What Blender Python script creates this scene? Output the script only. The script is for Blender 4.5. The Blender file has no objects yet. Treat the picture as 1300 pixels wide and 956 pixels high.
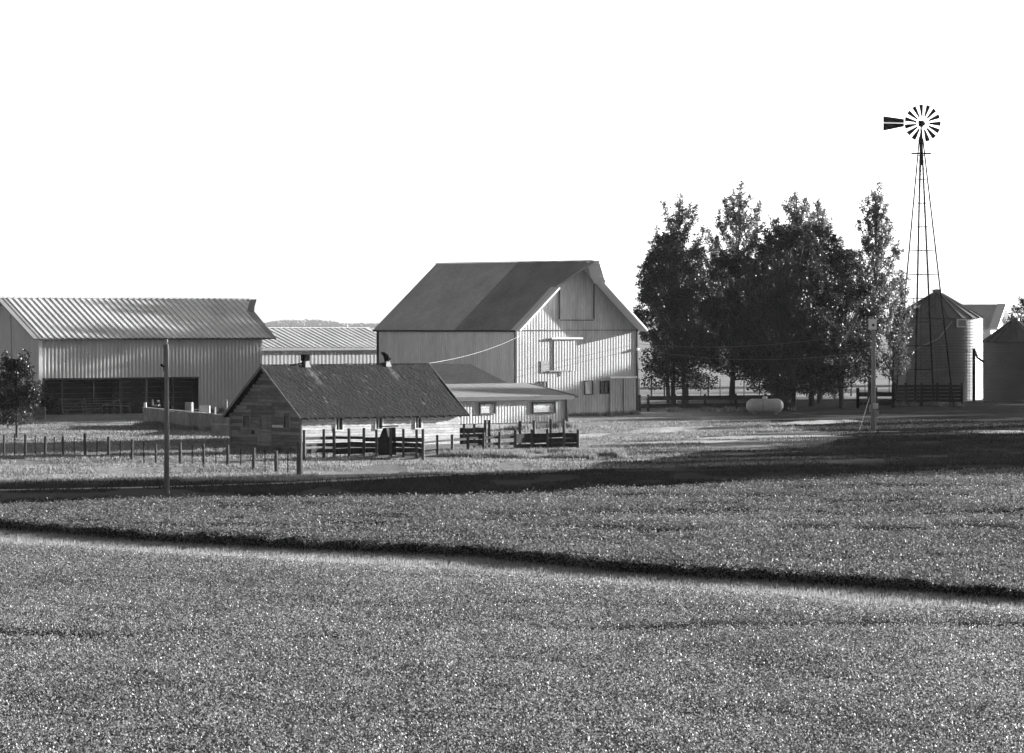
import bpy, math, random
import numpy as np
from mathutils import Vector, Matrix
random.seed(7); RNG=np.random.default_rng(11)
S=bpy.context.scene; COL=S.collection
R=math.radians; PI=math.pi
F=5100.0; H=6.9; HZ=412.0
SUN_AZ=R(122); SUN_EL=R(9.5)
SUNV=Vector((math.sin(SUN_AZ)*math.cos(SUN_EL),-math.cos(SUN_AZ)*math.cos(SUN_EL),math.sin(SUN_EL)))
def gd(py,z=0): return F*(H-z)/(py-HZ)                # distance of a level at photo row py
def at(px,py,Y): return Vector(((px-650)/F*Y,Y,H-(py-HZ)/F*Y))
def gx(px,Y): return (px-650)/F*Y
# ------------------------------------------------------------------ materials
MATS={}
def mat(name,col,rough=.7,var=.15,scale=3.0,stretch=(1,1,1),bump=0.0,bscale=20.0,metal=0.0,spec=.3,island=0.0,fine=0.0,trans=0.0,attr=None,attrcol=.4):
    if name in MATS: return MATS[name]
    m=bpy.data.materials.new(name); m.use_nodes=True; nt=m.node_tree; N=nt.nodes; L=nt.links
    b=N['Principled BSDF']; out=N['Material Output']
    b.inputs['Roughness'].default_value=rough; b.inputs['Metallic'].default_value=metal
    b.inputs['Specular IOR Level'].default_value=spec
    tc=N.new('ShaderNodeTexCoord'); mp=N.new('ShaderNodeMapping'); mp.inputs['Scale'].default_value=stretch
    L.new(tc.outputs['Object'],mp.inputs['Vector'])
    n=N.new('ShaderNodeTexNoise'); n.inputs['Scale'].default_value=scale; n.inputs['Detail'].default_value=6; n.inputs['Roughness'].default_value=.62
    L.new(mp.outputs[0],n.inputs['Vector'])
    mr=N.new('ShaderNodeMapRange'); mr.inputs['From Min'].default_value=.3; mr.inputs['From Max'].default_value=.7
    mr.inputs['To Min'].default_value=col*(1-var); mr.inputs['To Max'].default_value=col*(1+var); L.new(n.outputs['Fac'],mr.inputs['Value'])
    cur=mr.outputs[0]
    def mul(a,lo,hi,src):
        r=N.new('ShaderNodeMapRange'); r.inputs['To Min'].default_value=lo; r.inputs['To Max'].default_value=hi; L.new(src,r.inputs['Value'])
        x=N.new('ShaderNodeMath'); x.operation='MULTIPLY'; L.new(a,x.inputs[0]); L.new(r.outputs[0],x.inputs[1]); return x.outputs[0]
    if island>0:
        g=N.new('ShaderNodeNewGeometry'); cur=mul(cur,1-island,1+island,g.outputs['Random Per Island'])
    if fine>0:
        n2=N.new('ShaderNodeTexNoise'); n2.inputs['Scale'].default_value=bscale; n2.inputs['Detail'].default_value=3
        L.new(mp.outputs[0],n2.inputs['Vector'])
        r0=N.new('ShaderNodeMapRange'); r0.inputs['From Min'].default_value=.3; r0.inputs['From Max'].default_value=.7; L.new(n2.outputs['Fac'],r0.inputs['Value'])
        cur=mul(cur,1-fine,1+fine,r0.outputs[0])
    if attr:
        a=N.new('ShaderNodeAttribute'); a.attribute_name=attr
        mx=N.new('ShaderNodeMix'); mx.data_type='FLOAT'; L.new(a.outputs['Fac'],mx.inputs[0]); L.new(cur,mx.inputs[2])
        mm=N.new('ShaderNodeMath'); mm.operation='MULTIPLY'; L.new(cur,mm.inputs[0]); mm.inputs[1].default_value=attrcol/col
        L.new(mm.outputs[0],mx.inputs[3]); cur=mx.outputs[0]
    cb=N.new('ShaderNodeCombineColor')
    for i in range(3): L.new(cur,cb.inputs[i])
    L.new(cb.outputs[0],b.inputs['Base Color'])
    if bump>0:
        nb=N.new('ShaderNodeTexNoise'); nb.inputs['Scale'].default_value=bscale; nb.inputs['Detail'].default_value=4
        L.new(mp.outputs[0],nb.inputs['Vector'])
        bm=N.new('ShaderNodeBump'); bm.inputs['Strength'].default_value=1; bm.inputs['Distance'].default_value=bump
        L.new(nb.outputs['Fac'],bm.inputs['Height']); L.new(bm.outputs[0],b.inputs['Normal'])
    if trans>0:
        t=N.new('ShaderNodeBsdfTranslucent'); L.new(cb.outputs[0],t.inputs['Color'])
        ms=N.new('ShaderNodeMixShader'); ms.inputs[0].default_value=trans
        L.new(b.outputs[0],ms.inputs[1]); L.new(t.outputs[0],ms.inputs[2]); L.new(ms.outputs[0],out.inputs['Surface'])
    MATS[name]=m; return m
M_siding =mat('pale_metal_siding',.60,.55,.15,.8,(1.5,1.5,.3),spec=.35,fine=.10,bscale=5)  # siding copy lightened for the walls that stand in shade
M_gsiding=mat('sunlit_wall_siding',.34,.6,.17,.8,(1.5,1.5,.3),spec=.25,fine=.12,bscale=5)  # same siding darkened for sunlit walls, light level put into the tone
M_siding2=mat('grey_metal_siding',.46,.55,.12,.5,(1,1,.35),spec=.35,fine=.08,bscale=6)
M_siding3=mat('old_metal_siding',.27,.6,.12,.5,(1,1,.35),spec=.3,fine=.08,bscale=6)
M_troof  =mat('galvanised_roof_sheet',.60,.5,.22,.35,(1,1,1),spec=.4,metal=.15,fine=.15,bscale=5)
M_droof  =mat('dark_roof_sheet',.25,.6,.2,.5,spec=.3,fine=.12,bscale=6)
M_shingle=mat('grey_shingle',.42,.9,.16,.6,fine=.18,bscale=9,bump=.03,spec=.15)
M_oldshin=mat('worn_wood_shingle',.021,.95,.35,1.2,fine=.45,bscale=7,bump=.03,spec=.1,attr='stain',attrcol=.11)
M_felt   =mat('pale_felt_roof',.24,.9,.12,1.5,fine=.15,bscale=12,bump=.01,spec=.15)
M_board  =mat('weathered_board',.15,.9,.25,1.5,(1,1,5),island=.35,fine=.3,bscale=9,spec=.1)
M_wboard =mat('whitewashed_board',.52,.85,.22,1.3,(1,1,3),island=.14,fine=.22,bscale=7,spec=.15)
M_dboard =mat('dark_board',.03,.9,.3,2,island=.35,fine=.2,bscale=12,spec=.1)
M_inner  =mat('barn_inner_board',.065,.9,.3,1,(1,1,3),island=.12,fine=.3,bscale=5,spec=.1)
M_trim   =mat('white_trim',.7,.6,.08,2)
M_dtrim  =mat('dark_trim',.035,.7,.2,2)
M_glass  =mat('dark_pane',.02,.15,.2,1,spec=.5)
M_conc   =mat('weathered_concrete',.22,.95,.25,.8,(1,1,.5),fine=.25,bscale=3,bump=.01,spec=.1)
M_post   =mat('weathered_post',.075,.9,.3,3,island=.35,spec=.1)
M_pole   =mat('utility_pole_wood',.16,.85,.25,3,(3,3,.4),fine=.2,bscale=10,spec=.2)
M_wire   =mat('fence_wire',.12,.6,.1,1,metal=.3)
M_cable  =mat('pale_cable',.25,.5,.05,1)
M_dmetal =mat('dark_steel',.015,1.0,.3,2,spec=.0)
M_steel  =mat('galvanised_steel',.2,.5,.2,2,metal=.35)
M_binw   =mat('galvanised_bin_wall',.15,.5,.16,.4,(1,1,2),metal=.0,spec=.4,fine=.06,bscale=5)
M_binr   =mat('galvanised_bin_roof',.12,.5,.2,.8,metal=.0,spec=.4)
M_tank   =mat('tank_paint',.40,.45,.14,2,fine=.08,bscale=8)
M_house  =mat('white_clapboard',.62,.7,.06,2)
M_bark   =mat('bark',.07,.95,.35,4,(3,3,.6),bump=.03,bscale=12,spec=.1)
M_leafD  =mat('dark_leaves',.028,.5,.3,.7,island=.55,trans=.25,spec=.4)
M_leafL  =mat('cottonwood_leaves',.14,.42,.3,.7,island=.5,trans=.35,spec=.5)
M_bean   =mat('bean_leaves',.19,.5,.25,.15,(1,.3,1),island=.7,trans=.35,spec=.3)
M_bean2  =mat('far_bean_leaves',.135,.55,.22,.12,(1,.35,1),island=.65,trans=.35,spec=.3)
M_canopy =mat('crop_canopy',.012,.95,.4,6,bump=.1,bscale=9,spec=.1,trans=0)  # near-black body under the leaves, shade of the gaps put into its colour
M_tallg  =mat('tall_grass',.30,.8,.3,.6,island=.4,trans=.4,spec=.2)
M_stub   =mat('short_grass',.22,.8,.3,.5,island=.4,trans=.35,spec=.2)
M_gravel =mat('pale_gravel',.42,.95,.25,.8,fine=.25,bscale=6,bump=.03,spec=.1)
M_far    =mat('far_foliage',.16,.9,.4,.05,fine=.3,bscale=.3,spec=.1)
def ground_mat():
    m=bpy.data.materials.new('yard_ground'); m.use_nodes=True; nt=m.node_tree; N=nt.nodes; L=nt.links
    b=N['Principled BSDF']; b.inputs['Roughness'].default_value=.95; b.inputs['Specular IOR Level'].default_value=.1
    tc=N.new('ShaderNodeTexCoord')
    a=N.new('ShaderNodeAttribute'); a.attribute_name='tone'
    def noise(sc,st,det=6):
        mp=N.new('ShaderNodeMapping'); mp.inputs['Scale'].default_value=st; L.new(tc.outputs['Object'],mp.inputs[0])
        n=N.new('ShaderNodeTexNoise'); n.inputs['Scale'].default_value=sc; n.inputs['Detail'].default_value=det; n.inputs['Roughness'].default_value=.65
        L.new(mp.outputs[0],n.inputs['Vector']); return n.outputs['Fac']
    def rng(s,lo,hi):
        r=N.new('ShaderNodeMapRange'); r.inputs['From Min'].default_value=.32; r.inputs['From Max'].default_value=.68
        r.inputs['To Min'].default_value=lo; r.inputs['To Max'].default_value=hi; L.new(s,r.inputs['Value']); return r.outputs[0]
    def mul(x,y):
        q=N.new('ShaderNodeMath'); q.operation='MULTIPLY'; L.new(x,q.inputs[0]); L.new(y,q.inputs[1]); return q.outputs[0]
    c=mul(a.outputs['Fac'],rng(noise(.12,(1,.5,1)),.72,1.25)); c=mul(c,rng(noise(1.6,(1,.6,1)),.75,1.25)); c=mul(c,rng(noise(7,(1,.5,1),3),.7,1.3))
    cb=N.new('ShaderNodeCombineColor')
    for i in range(3): L.new(c,cb.inputs[i])
    L.new(cb.outputs[0],b.inputs['Base Color'])
    nb=noise(3.5,(1,.7,1),5); bm=N.new('ShaderNodeBump'); bm.inputs['Distance'].default_value=.08; bm.inputs['Strength'].default_value=.8
    L.new(nb,bm.inputs['Height']); L.new(bm.outputs[0],b.inputs['Normal'])
    return m
M_ground=ground_mat()
# ------------------------------------------------------------------ mesh helpers
class MB:
    def __init__(s): s.v=[]; s.f=[]
    def quad(s,*p):
        i=len(s.v); s.v+= [tuple(q) for q in p]; s.f.append(tuple(range(i,i+len(p)))); return s
    def hexa(s,b,t):                     # two loops of equal length -> closed prism
        i=len(s.v); n=len(b); s.v+=[tuple(q) for q in b]+[tuple(q) for q in t]
        s.f.append(tuple(range(i+n-1,i-1,-1))); s.f.append(tuple(range(i+n,i+2*n)))
        for k in range(n): s.f.append((i+k,i+(k+1)%n,i+n+(k+1)%n,i+n+k))
        return s
    def box(s,c,sx,sy,sz,U=Vector((1,0,0)),V=None,W=Vector((0,0,1))):
        U=Vector(U).normalized(); W=Vector(W).normalized()
        V=Vector(V).normalized() if V is not None else W.cross(U).normalized()
        c=Vector(c); a=U*sx/2; b=V*sy/2; w=W*sz/2
        return s.hexa([c-a-b-w,c+a-b-w,c+a+b-w,c-a+b-w],[c-a-b+w,c+a-b+w,c+a+b+w,c-a+b+w])
    def bar(s,p,q,w,h=None,up=Vector((0,0,1))):
        p=Vector(p); q=Vector(q); d=(q-p); l=d.length; d.normalize(); h=h or w
        if abs(d.dot(up))>.98: up=Vector((0,1,0))
        sd=d.cross(up).normalized(); u2=sd.cross(d).normalized()
        return s.box((p+q)/2,l,w,h,d,sd,u2)
    def tube(s,pts,rad,n=8,cap=True):
        pts=[Vector(p) for p in pts]; rad=rad if hasattr(rad,'__len__') else [rad]*len(pts)
        i0=len(s.v)
        for k,p in enumerate(pts):
            d=(pts[min(k+1,len(pts)-1)]-pts[max(k-1,0)]).normalized()
            up=Vector((0,0,1)) if abs(d.z)<.95 else Vector((1,0,0))
            a=d.cross(up).normalized(); b=d.cross(a).normalized()
            for j in range(n):
                t=2*PI*j/n; q=p+a*math.cos(t)*rad[k]+b*math.sin(t)*rad[k]; s.v.append(tuple(q))
        for k in range(len(pts)-1):
            for j in range(n):
                a=i0+k*n+j; b=i0+k*n+(j+1)%n; s.f.append((a,b,b+n,a+n))
        if cap: s.f.append(tuple(range(i0+n-1,i0-1,-1))); s.f.append(tuple(range(i0+(len(pts)-1)*n,i0+len(pts)*n)))
        return s
    def lathe(s,c,prof,n=32,axis=None):  # prof [(r,h)] round +Z, or along a given axis
        c=Vector(c); i0=len(s.v)
        if axis is None: A=Vector((1,0,0)); B=Vector((0,1,0)); W=Vector((0,0,1))
        else:
            W=Vector(axis).normalized(); A=W.cross(Vector((0,0,1)) if abs(W.z)<.9 else Vector((1,0,0))).normalized(); B=W.cross(A)
        for r,h in prof:
            for j in range(n):
                t=2*PI*j/n; s.v.append(tuple(c+A*math.cos(t)*r+B*math.sin(t)*r+W*h))
        for k in range(len(prof)-1):
            for j in range(n):
                a=i0+k*n+j; b=i0+k*n+(j+1)%n; s.f.append((a,b,b+n,a+n))
        return s
    def build(s,name,m,parent=None,smooth=False,**kw):
        v=np.array(s.v,dtype=np.float64).reshape(-1,3)
        off=Vector((0,0,0))
        if parent is not None:
            p=parent; off=Vector((0,0,0))
            while p is not None: off=off+p.location; p=p.parent
            v=v-np.array(off)
        me=bpy.data.meshes.new(name); me.from_pydata([tuple(a) for a in v],[],s.f); me.update()
        me.materials.append(m)
        if smooth: me.polygons.foreach_set('use_smooth',[True]*len(me.polygons))
        o=bpy.data.objects.new(name,me); COL.objects.link(o)
        if parent is not None: o.parent=parent
        for k,x in kw.items(): o[k]=x
        return o
def thing(name,label,cat,loc,group=None):
    o=bpy.data.objects.new(name,None); COL.objects.link(o); o.location=loc; o.empty_display_size=.3
    o['label']=label; o['category']=cat
    if group: o['group']=group
    return o
def tag(o,label,cat,group=None,kind=None):
    if label: o['label']=label
    if cat: o['category']=cat
    if group: o['group']=group
    if kind: o['kind']=kind
    return o
def npmesh(name,verts,nper,m,parent=None):
    """many separate n-gons from an array (k*nper,3)"""
    v=np.asarray(verts,dtype=np.float32).reshape(-1,3)
    if parent is not None: v=v-np.array(parent.location,dtype=np.float32)
    n=len(v)//nper; me=bpy.data.meshes.new(name)
    me.vertices.add(len(v)); me.vertices.foreach_set('co',v.ravel())
    me.loops.add(n*nper); me.loops.foreach_set('vertex_index',np.arange(n*nper,dtype=np.int32))
    me.polygons.add(n); me.polygons.foreach_set('loop_start',np.arange(0,n*nper,nper,dtype=np.int32))
    me.update(calc_edges=True); me.materials.append(m)
    o=bpy.data.objects.new(name,me); COL.objects.link(o)
    if parent is not None: o.parent=parent
    return o
def ribbed(mb,O,U,V,N,u0,u1,vr,pitch=.3,depth=.03,holes=(),brk=(),duty=.35,e=.12):
    """corrugated sheet: O + u*U + v*V with ribs raised along N; vr(u)->(v0,v1); holes [(u0,u1,v0,v1)]"""
    us=set([u0,u1]); k=math.floor(u0/pitch)-1
    def rib(u):
        t=(u/pitch)%1.0
        if t<e: return depth*t/e
        if t<duty: return depth
        if t<duty+e: return depth*(1-(t-duty)/e)
        return 0.0
    while k*pitch<u1+pitch:
        for q in (0,e,duty,duty+e):
            u=(k+q)*pitch
            if u0<u<u1: us.add(u)
        k+=1
    for h in holes:
        for u in h[:2]:
            if u0<u<u1: us.add(u)
    for u in brk:
        if u0<u<u1: us.add(u)
    us=sorted(us)
    for a,b in zip(us[:-1],us[1:]):
        if b-a<1e-5: continue
        mid=(a+b)/2
        va=vr(a+1e-6); vb=vr(b-1e-6)
        hs=sorted([(h[2],h[3]) for h in holes if h[0]-1e-6<mid<h[1]+1e-6])
        lo=(va[0],vb[0]); segs=[]
        for (h0,h1) in hs:
            if h0>lo[0] or h0>lo[1]: segs.append((lo,(h0,h0)))
            lo=(max(h1,va[0]),max(h1,vb[0]))
        segs.append((lo,(va[1],vb[1])))
        na=rib(a+1e-7) if a>us[0] else rib(a); nb=rib(b)
        for (l,h) in segs:
            if h[0]-l[0]<1e-4 and h[1]-l[1]<1e-4: continue
            P=lambda u,v,n: O+U*u+V*v+N*n
            mb.quad(P(a,l[0],na),P(b,l[1],nb),P(b,h[1],nb),P(a,h[0],na))
UPZ=Vector((0,0,1)); X1=Vector((1,0,0)); nF=Vector((0,-1,0))
def frame_on(mb,O,U,N,u0,u1,z0,z1,w=.06,t=.05,off=.03):
    for (a,b,c,d) in ((u0-w,u1+w,z1,z1+w),(u0-w,u1+w,z0-w,z0),(u0-w,u0,z0,z1),(u1,u1+w,z0,z1)):
        mb.box(O+U*((a+b)/2)+UPZ*((c+d)/2)+N*off,b-a,t,d-c,U,N)
def plate(mb,O,U,N,u0,u1,z0,z1,off,t=.03):
    mb.box(O+U*((u0+u1)/2)+UPZ*((z0+z1)/2)+N*off,u1-u0,t,z1-z0,U,N)
def boards(mb,O,U,N,u0,u1,z0,z1f,bh=.2,t=.025,holes=(),split=3.2):
    """horizontal weatherboards; z1f(u) wall top; each board a separate thin block"""
    z=z0; row=0
    while z<max(z1f(u0),z1f(u1),z1f((u0+u1)/2)):
        zt=z+bh-.012; zm=(z+zt)/2
        # extents where board is below the roofline
        n=60; uu=[u0+(u1-u0)*i/n for i in range(n+1)]; ok=[u for u in uu if z1f(u)>=zt]
        if ok:
            a,b=min(ok),max(ok); cuts=[a]; 
            x=a+random.uniform(.8,split)
            while x<b-.4: cuts.append(x); x+=random.uniform(1.6,split)
            cuts.append(b)
            for p,q in zip(cuts[:-1],cuts[1:]):
                segs=[(p,q-.006)]
                for h in holes:
                    if h[2]<zm<h[3]:
                        ns=[]
                        for (s0,s1) in segs:
                            if h[1]<=s0 or h[0]>=s1: ns.append((s0,s1)); continue
                            if h[0]>s0: ns.append((s0,h[0]))
                            if h[1]<s1: ns.append((h[1],s1))
                        segs=ns
                for s0,s1 in segs:
                    if s1-s0<.03: continue
                    plate(mb,O,U,N,s0,s1,z+random.uniform(-.004,.004),zt,t/2+random.uniform(0,.008),t)
        z+=bh; row+=1
# ------------------------------------------------------------------ noise fields
_T=RNG.random((256,256))
def vnoise(x,y):
    xi=np.floor(x).astype(int); yi=np.floor(y).astype(int); fx=x-xi; fy=y-yi
    fx=fx*fx*(3-2*fx); fy=fy*fy*(3-2*fy)
    g=lambda a,b:_T[a%256,b%256]
    return (g(xi,yi)*(1-fx)+g(xi+1,yi)*fx)*(1-fy)+(g(xi,yi+1)*(1-fx)+g(xi+1,yi+1)*fx)*fy
# ------------------------------------------------------------------ ground
def edge(pts,z):
    P=[((px-650)/F*gd(py,z),gd(py,z)) for px,py in pts]; P.sort()
    x0,y0=P[0]; x1,y1=P[1]; s=(y1-y0)/(x1-x0); P.insert(0,(-90,y0+s*.5*(-90-x0)))
    x0,y0=P[-1]; x1,y1=P[-3]; s=(y1-y0)/(x1-x0); P.append((90,y0+s*.6*(90-x0)))
    xs=np.array([p[0] for p in P]); ys=np.array([p[1] for p in P])
    return lambda x: np.interp(x,xs,ys)
E_front=edge([(0,660),(100,668),(200,676),(300,681),(400,686),(600,694),(800,714),(900,720),(1100,731),(1300,747)],.37)
E_back =edge([(0,643),(150,637),(400,634),(620,631),(700,629),(800,622),(900,617),(1000,610),(1100,606),(1300,599)],.37)
E_near =edge([(0,690),(100,696),(200,703),(400,714),(600,725),(800,742),(900,748),(1000,757),(1100,766),(1200,771),(1300,777)],.35)
def gz(x,y):
    x=np.asarray(x,dtype=float); y=np.asarray(y,dtype=float)
    q=y*.93-x*.36
    w=np.clip((y-165)/20,0,1)*np.clip((420-y)/60,0,1)*np.clip((75-abs(x))/20,0,1)
    u=.07*np.sin(q*.42+1.3*np.sin(x*.03))+.05*np.sin(q*.93+.05*x+1.7)+.05*(vnoise(x*.15,q*.3)-.5)
    rise=.35*np.clip((x-22)/30,0,1)*np.clip((y-300)/50,0,1)
    return u*w+0*rise
def build_ground():
    xs=np.concatenate([[-14000,-4000,-1500,-500,-200,-120],np.arange(-90,91,1.0),[120,200,500,1500,4000,14000]])
    ys=np.concatenate([[-300,0,30,45],np.arange(55,430,1.0),[440,460,480,500,530,560,600,650,700,800,1000,1400,2000,3000,5000,9000,20000]])
    X,Y=np.meshgrid(xs,ys); Z=gz(X,Y)
    nx=len(xs); ny=len(ys)
    v=np.stack([X.ravel(),Y.ravel(),Z.ravel()],1)
    i=np.arange(nx*ny).reshape(ny,nx); f=np.stack([i[:-1,:-1].ravel(),i[:-1,1:].ravel(),i[1:,1:].ravel(),i[1:,:-1].ravel()],1)
    me=bpy.data.meshes.new('ground'); me.vertices.add(len(v)); me.vertices.foreach_set('co',v.astype(np.float32).ravel())
    me.loops.add(len(f)*4); me.loops.foreach_set('vertex_index',f.astype(np.int32).ravel())
    me.polygons.add(len(f)); me.polygons.foreach_set('loop_start',np.arange(0,len(f)*4,4,dtype=np.int32))
    me.update(calc_edges=True)
    me.polygons.foreach_set('use_smooth',np.ones(len(f),dtype=bool))
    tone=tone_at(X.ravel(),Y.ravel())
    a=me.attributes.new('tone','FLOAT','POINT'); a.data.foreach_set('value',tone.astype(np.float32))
    me.materials.append(M_ground); o=bpy.data.objects.new('ground',me); COL.objects.link(o); o['kind']='structure'
def tone_at(x,y):
    x=np.asarray(x,float); y=np.asarray(y,float)
    px=650+F*x/np.maximum(y,1); 
    t=np.full(x.shape,.225)
    # mown lawn, shade painted into its darker tone : strip behind the crop and the right-hand side of the yard
    eb=E_back(x)
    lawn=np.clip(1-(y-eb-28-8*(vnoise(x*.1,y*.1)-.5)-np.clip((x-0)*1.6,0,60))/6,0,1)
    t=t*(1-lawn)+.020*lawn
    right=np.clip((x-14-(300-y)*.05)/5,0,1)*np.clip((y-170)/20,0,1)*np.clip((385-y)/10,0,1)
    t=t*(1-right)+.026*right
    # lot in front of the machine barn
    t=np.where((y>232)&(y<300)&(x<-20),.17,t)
    far=np.clip((y-392)/6,0,1); t=t*(1-far)+.20*far
    crop=(y<eb); t=np.where(crop,.05,t); strip=(y>E_near(x)-1)&(y<E_front(x)+.2); t=np.where(strip,.16,t)
    return t
build_ground()
def lane(name,pts,hw,m,lift=.03):
    """pts photo (px,py) on level ground, half width in metres across depth"""
    P=[Vector((gx(px,gd(py)),gd(py),0)) for px,py in pts]
    Q=[]
    for a,b in zip(P[:-1],P[1:]):
        n=max(2,int((b-a).length/1.0))
        for i in range(n): Q.append(a.lerp(b,i/n))
    Q.append(P[-1]); mb=MB(); prev=None
    for k,p in enumerate(Q):
        d=(Q[min(k+3,len(Q)-1)]-Q[max(k-3,0)]).normalized(); s=Vector((-d.y,d.x,0))
        row=[]
        for j in range(-3,4):
            w=hw*(1+.25*math.sin(k*.23+j)+.12*random.random()); q=p+s*(w*j/3); row.append(Vector((q.x,q.y,float(gz(q.x,q.y))+lift-.012*abs(j))))
        if prev:
            for j in range(6): mb.quad(prev[j],row[j],row[j+1],prev[j+1])
        prev=row
    o=mb.build(name,m); o['kind']='structure'; return o
lane('gravel_road',[(700,572),(735,568),(850,563),(950,557),(1060,551),(1180,548),(1300,550),(1400,552)],2.0,M_gravel,.05)
lane('gravel_track',[(722,556),(800,550),(870,544),(1000,538),(1075,536)],1.3,M_gravel,.05)
lane('pale_strip',[(-60,624),(100,621),(200,619),(400,612),(640,604),(780,600)],.35,M_gravel,.05)  # thin pale strip across the dark grass
lane('farm_lane',[(-60,536),(60,537),(130,536),(178,536)],3.0,M_gravel,.04)
lane('barn_apron',[(700,537),(800,535),(900,535)],2.5,M_gravel,.05)
# ------------------------------------------------------------------ scattered foliage (leaf quads)
def leaf_quads(c,size,tilt=None,up=.5,aspect=.75):
    n=len(c); nrm=RNG.normal(size=(n,3)); nrm[:,2]=np.abs(nrm[:,2])+up; nrm/=np.linalg.norm(nrm,axis=1)[:,None]
    t=RNG.normal(size=(n,3)); t-=nrm*(t*nrm).sum(1)[:,None]; t/=np.linalg.norm(t,axis=1)[:,None]; b=np.cross(nrm,t)
    s=(size*(.6+.8*RNG.random(n)))[:,None] if np.ndim(size)==0 else (size*(.6+.8*RNG.random(n)))[:,None]
    a=aspect
    return np.stack([c-t*s*.5,c-b*s*.5*a+t*s*.05,c+t*s*.5,c+b*s*.5*a+t*s*.05],1).reshape(-1,3)
def canopy_h(x,y,base):
    n=vnoise(x*.35,y*.16)*.16+vnoise(x*1.3+40,y*.8)*.12+vnoise(x*.08+9,y*.05)*.12
    return base-.13+n*.6+(.03 if base<.37 else .075)*np.sin(2*PI*(y+.25*np.sin(x*.35)+.1*x)/(.76 if base<.37 else 1.25))*(.4+1.2*vnoise(x*.12,y*.4))
def crop(name,label,lo,hi,base,lsize,dens,groove=None):
    root=None
    # body sheet
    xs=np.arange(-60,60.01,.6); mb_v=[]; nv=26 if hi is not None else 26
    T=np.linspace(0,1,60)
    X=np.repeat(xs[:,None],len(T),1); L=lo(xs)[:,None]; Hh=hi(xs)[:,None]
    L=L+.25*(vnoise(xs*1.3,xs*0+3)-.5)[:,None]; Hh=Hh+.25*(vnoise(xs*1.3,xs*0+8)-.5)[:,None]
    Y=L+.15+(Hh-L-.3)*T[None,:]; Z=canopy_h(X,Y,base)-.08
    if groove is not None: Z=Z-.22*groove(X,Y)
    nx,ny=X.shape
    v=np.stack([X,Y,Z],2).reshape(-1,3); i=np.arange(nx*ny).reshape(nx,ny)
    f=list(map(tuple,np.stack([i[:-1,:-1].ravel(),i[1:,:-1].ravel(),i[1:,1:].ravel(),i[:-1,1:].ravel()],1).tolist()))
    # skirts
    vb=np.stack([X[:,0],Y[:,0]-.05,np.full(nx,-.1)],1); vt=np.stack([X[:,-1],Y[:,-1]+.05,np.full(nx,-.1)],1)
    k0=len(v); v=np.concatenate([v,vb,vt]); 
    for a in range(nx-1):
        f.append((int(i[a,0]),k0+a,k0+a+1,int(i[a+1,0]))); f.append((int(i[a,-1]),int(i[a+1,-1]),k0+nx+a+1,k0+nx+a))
    me=bpy.data.meshes.new(name); 
    # leaves
    area_pts=[]; 
    ylo=float(lo(np.array([-20.,0.,20.])).min()); yhi=float(hi(np.array([-20.,0.,20.])).max())
    N=int(dens*(yhi-ylo)*52); x=RNG.uniform(-30,26+4,N*2)[:N]; y=RNG.uniform(ylo-4,yhi+4,N)
    ok=(y>lo(x)-.02)&(y<hi(x)+.02)&(abs(x)<y*.1275+5.5); x=x[ok]; y=y[ok]
    z=canopy_h(x,y,base)+RNG.normal(size=len(x))*.055-np.abs(RNG.normal(size=len(x)))*.03
    if groove is not None: z=z-.22*groove(x,y)
    rowp=np.sin(2*PI*(y+.25*np.sin(x*.35)+.1*x)/(.76 if base<.37 else 1.25)); pm=.35 if base<.37 else .85
    kp=RNG.random(len(x))>pm*np.clip(-.2-rowp,0,.6)/.6*np.clip(vnoise(x*.25+31,y*.55)*2.6-.75,0,1); x=x[kp]; y=y[kp]; z=z[kp]
    if groove is not None:
        kp=RNG.random(len(x))>np.clip(groove(x,y)*1.3,0,.95); x=x[kp]; y=y[kp]; z=z[kp]
    c=[np.stack([x,y,z],1)]
    # face of the crop edge (leaves down the side)
    for e,dirn in ((lo,-1),(hi,1)):
        n=int(dens*1.6*60*.7); xe=RNG.uniform(-30,30,n); ye=e(xe)+dirn*(-.15+.3*RNG.random(n)); ze=RNG.random(n)**.8*(base+.02)
        c.append(np.stack([xe,ye,ze],1))
    c=np.concatenate(c); q=leaf_quads(c,lsize,up=.35)
    nb=len(v)
    allv=np.concatenate([v,q]).astype(np.float32); nq=len(q)//4
    loops=[]; 
    ff=np.array([t for t in f],dtype=np.int32); lf=(np.arange(nq*4,dtype=np.int32)+nb).reshape(-1,4)
    fa=np.concatenate([ff,lf])
    me.vertices.add(len(allv)); me.vertices.foreach_set('co',allv.ravel())
    me.loops.add(len(fa)*4); me.loops.foreach_set('vertex_index',fa.ravel())
    me.polygons.add(len(fa)); me.polygons.foreach_set('loop_start',np.arange(0,len(fa)*4,4,dtype=np.int32))
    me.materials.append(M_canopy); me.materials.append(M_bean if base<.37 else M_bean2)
    mi=np.zeros(len(fa),dtype=np.int32); mi[len(ff):]=1; me.polygons.foreach_set('material_index',mi)
    me.update(calc_edges=True)
    o=bpy.data.objects.new(name,me); COL.objects.link(o); tag(o,label,'crop',kind='stuff')
    return o
def groove1(x,y):
    yc=86.5+.10*x+1.2*np.sin(x*.25); g=1.2*np.exp(-((y-yc)/.6)**2)*(np.clip(vnoise(x*.5+5,y*.3+2)*2.6-.7,0,1))
    yc=93+.05*x+1.5*np.sin(x*.17+1); return g+.6*np.exp(-((y-yc)/.4)**2)*np.clip(vnoise(x*.4+25,y*0+7)*2.2-1,0,1)
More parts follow.
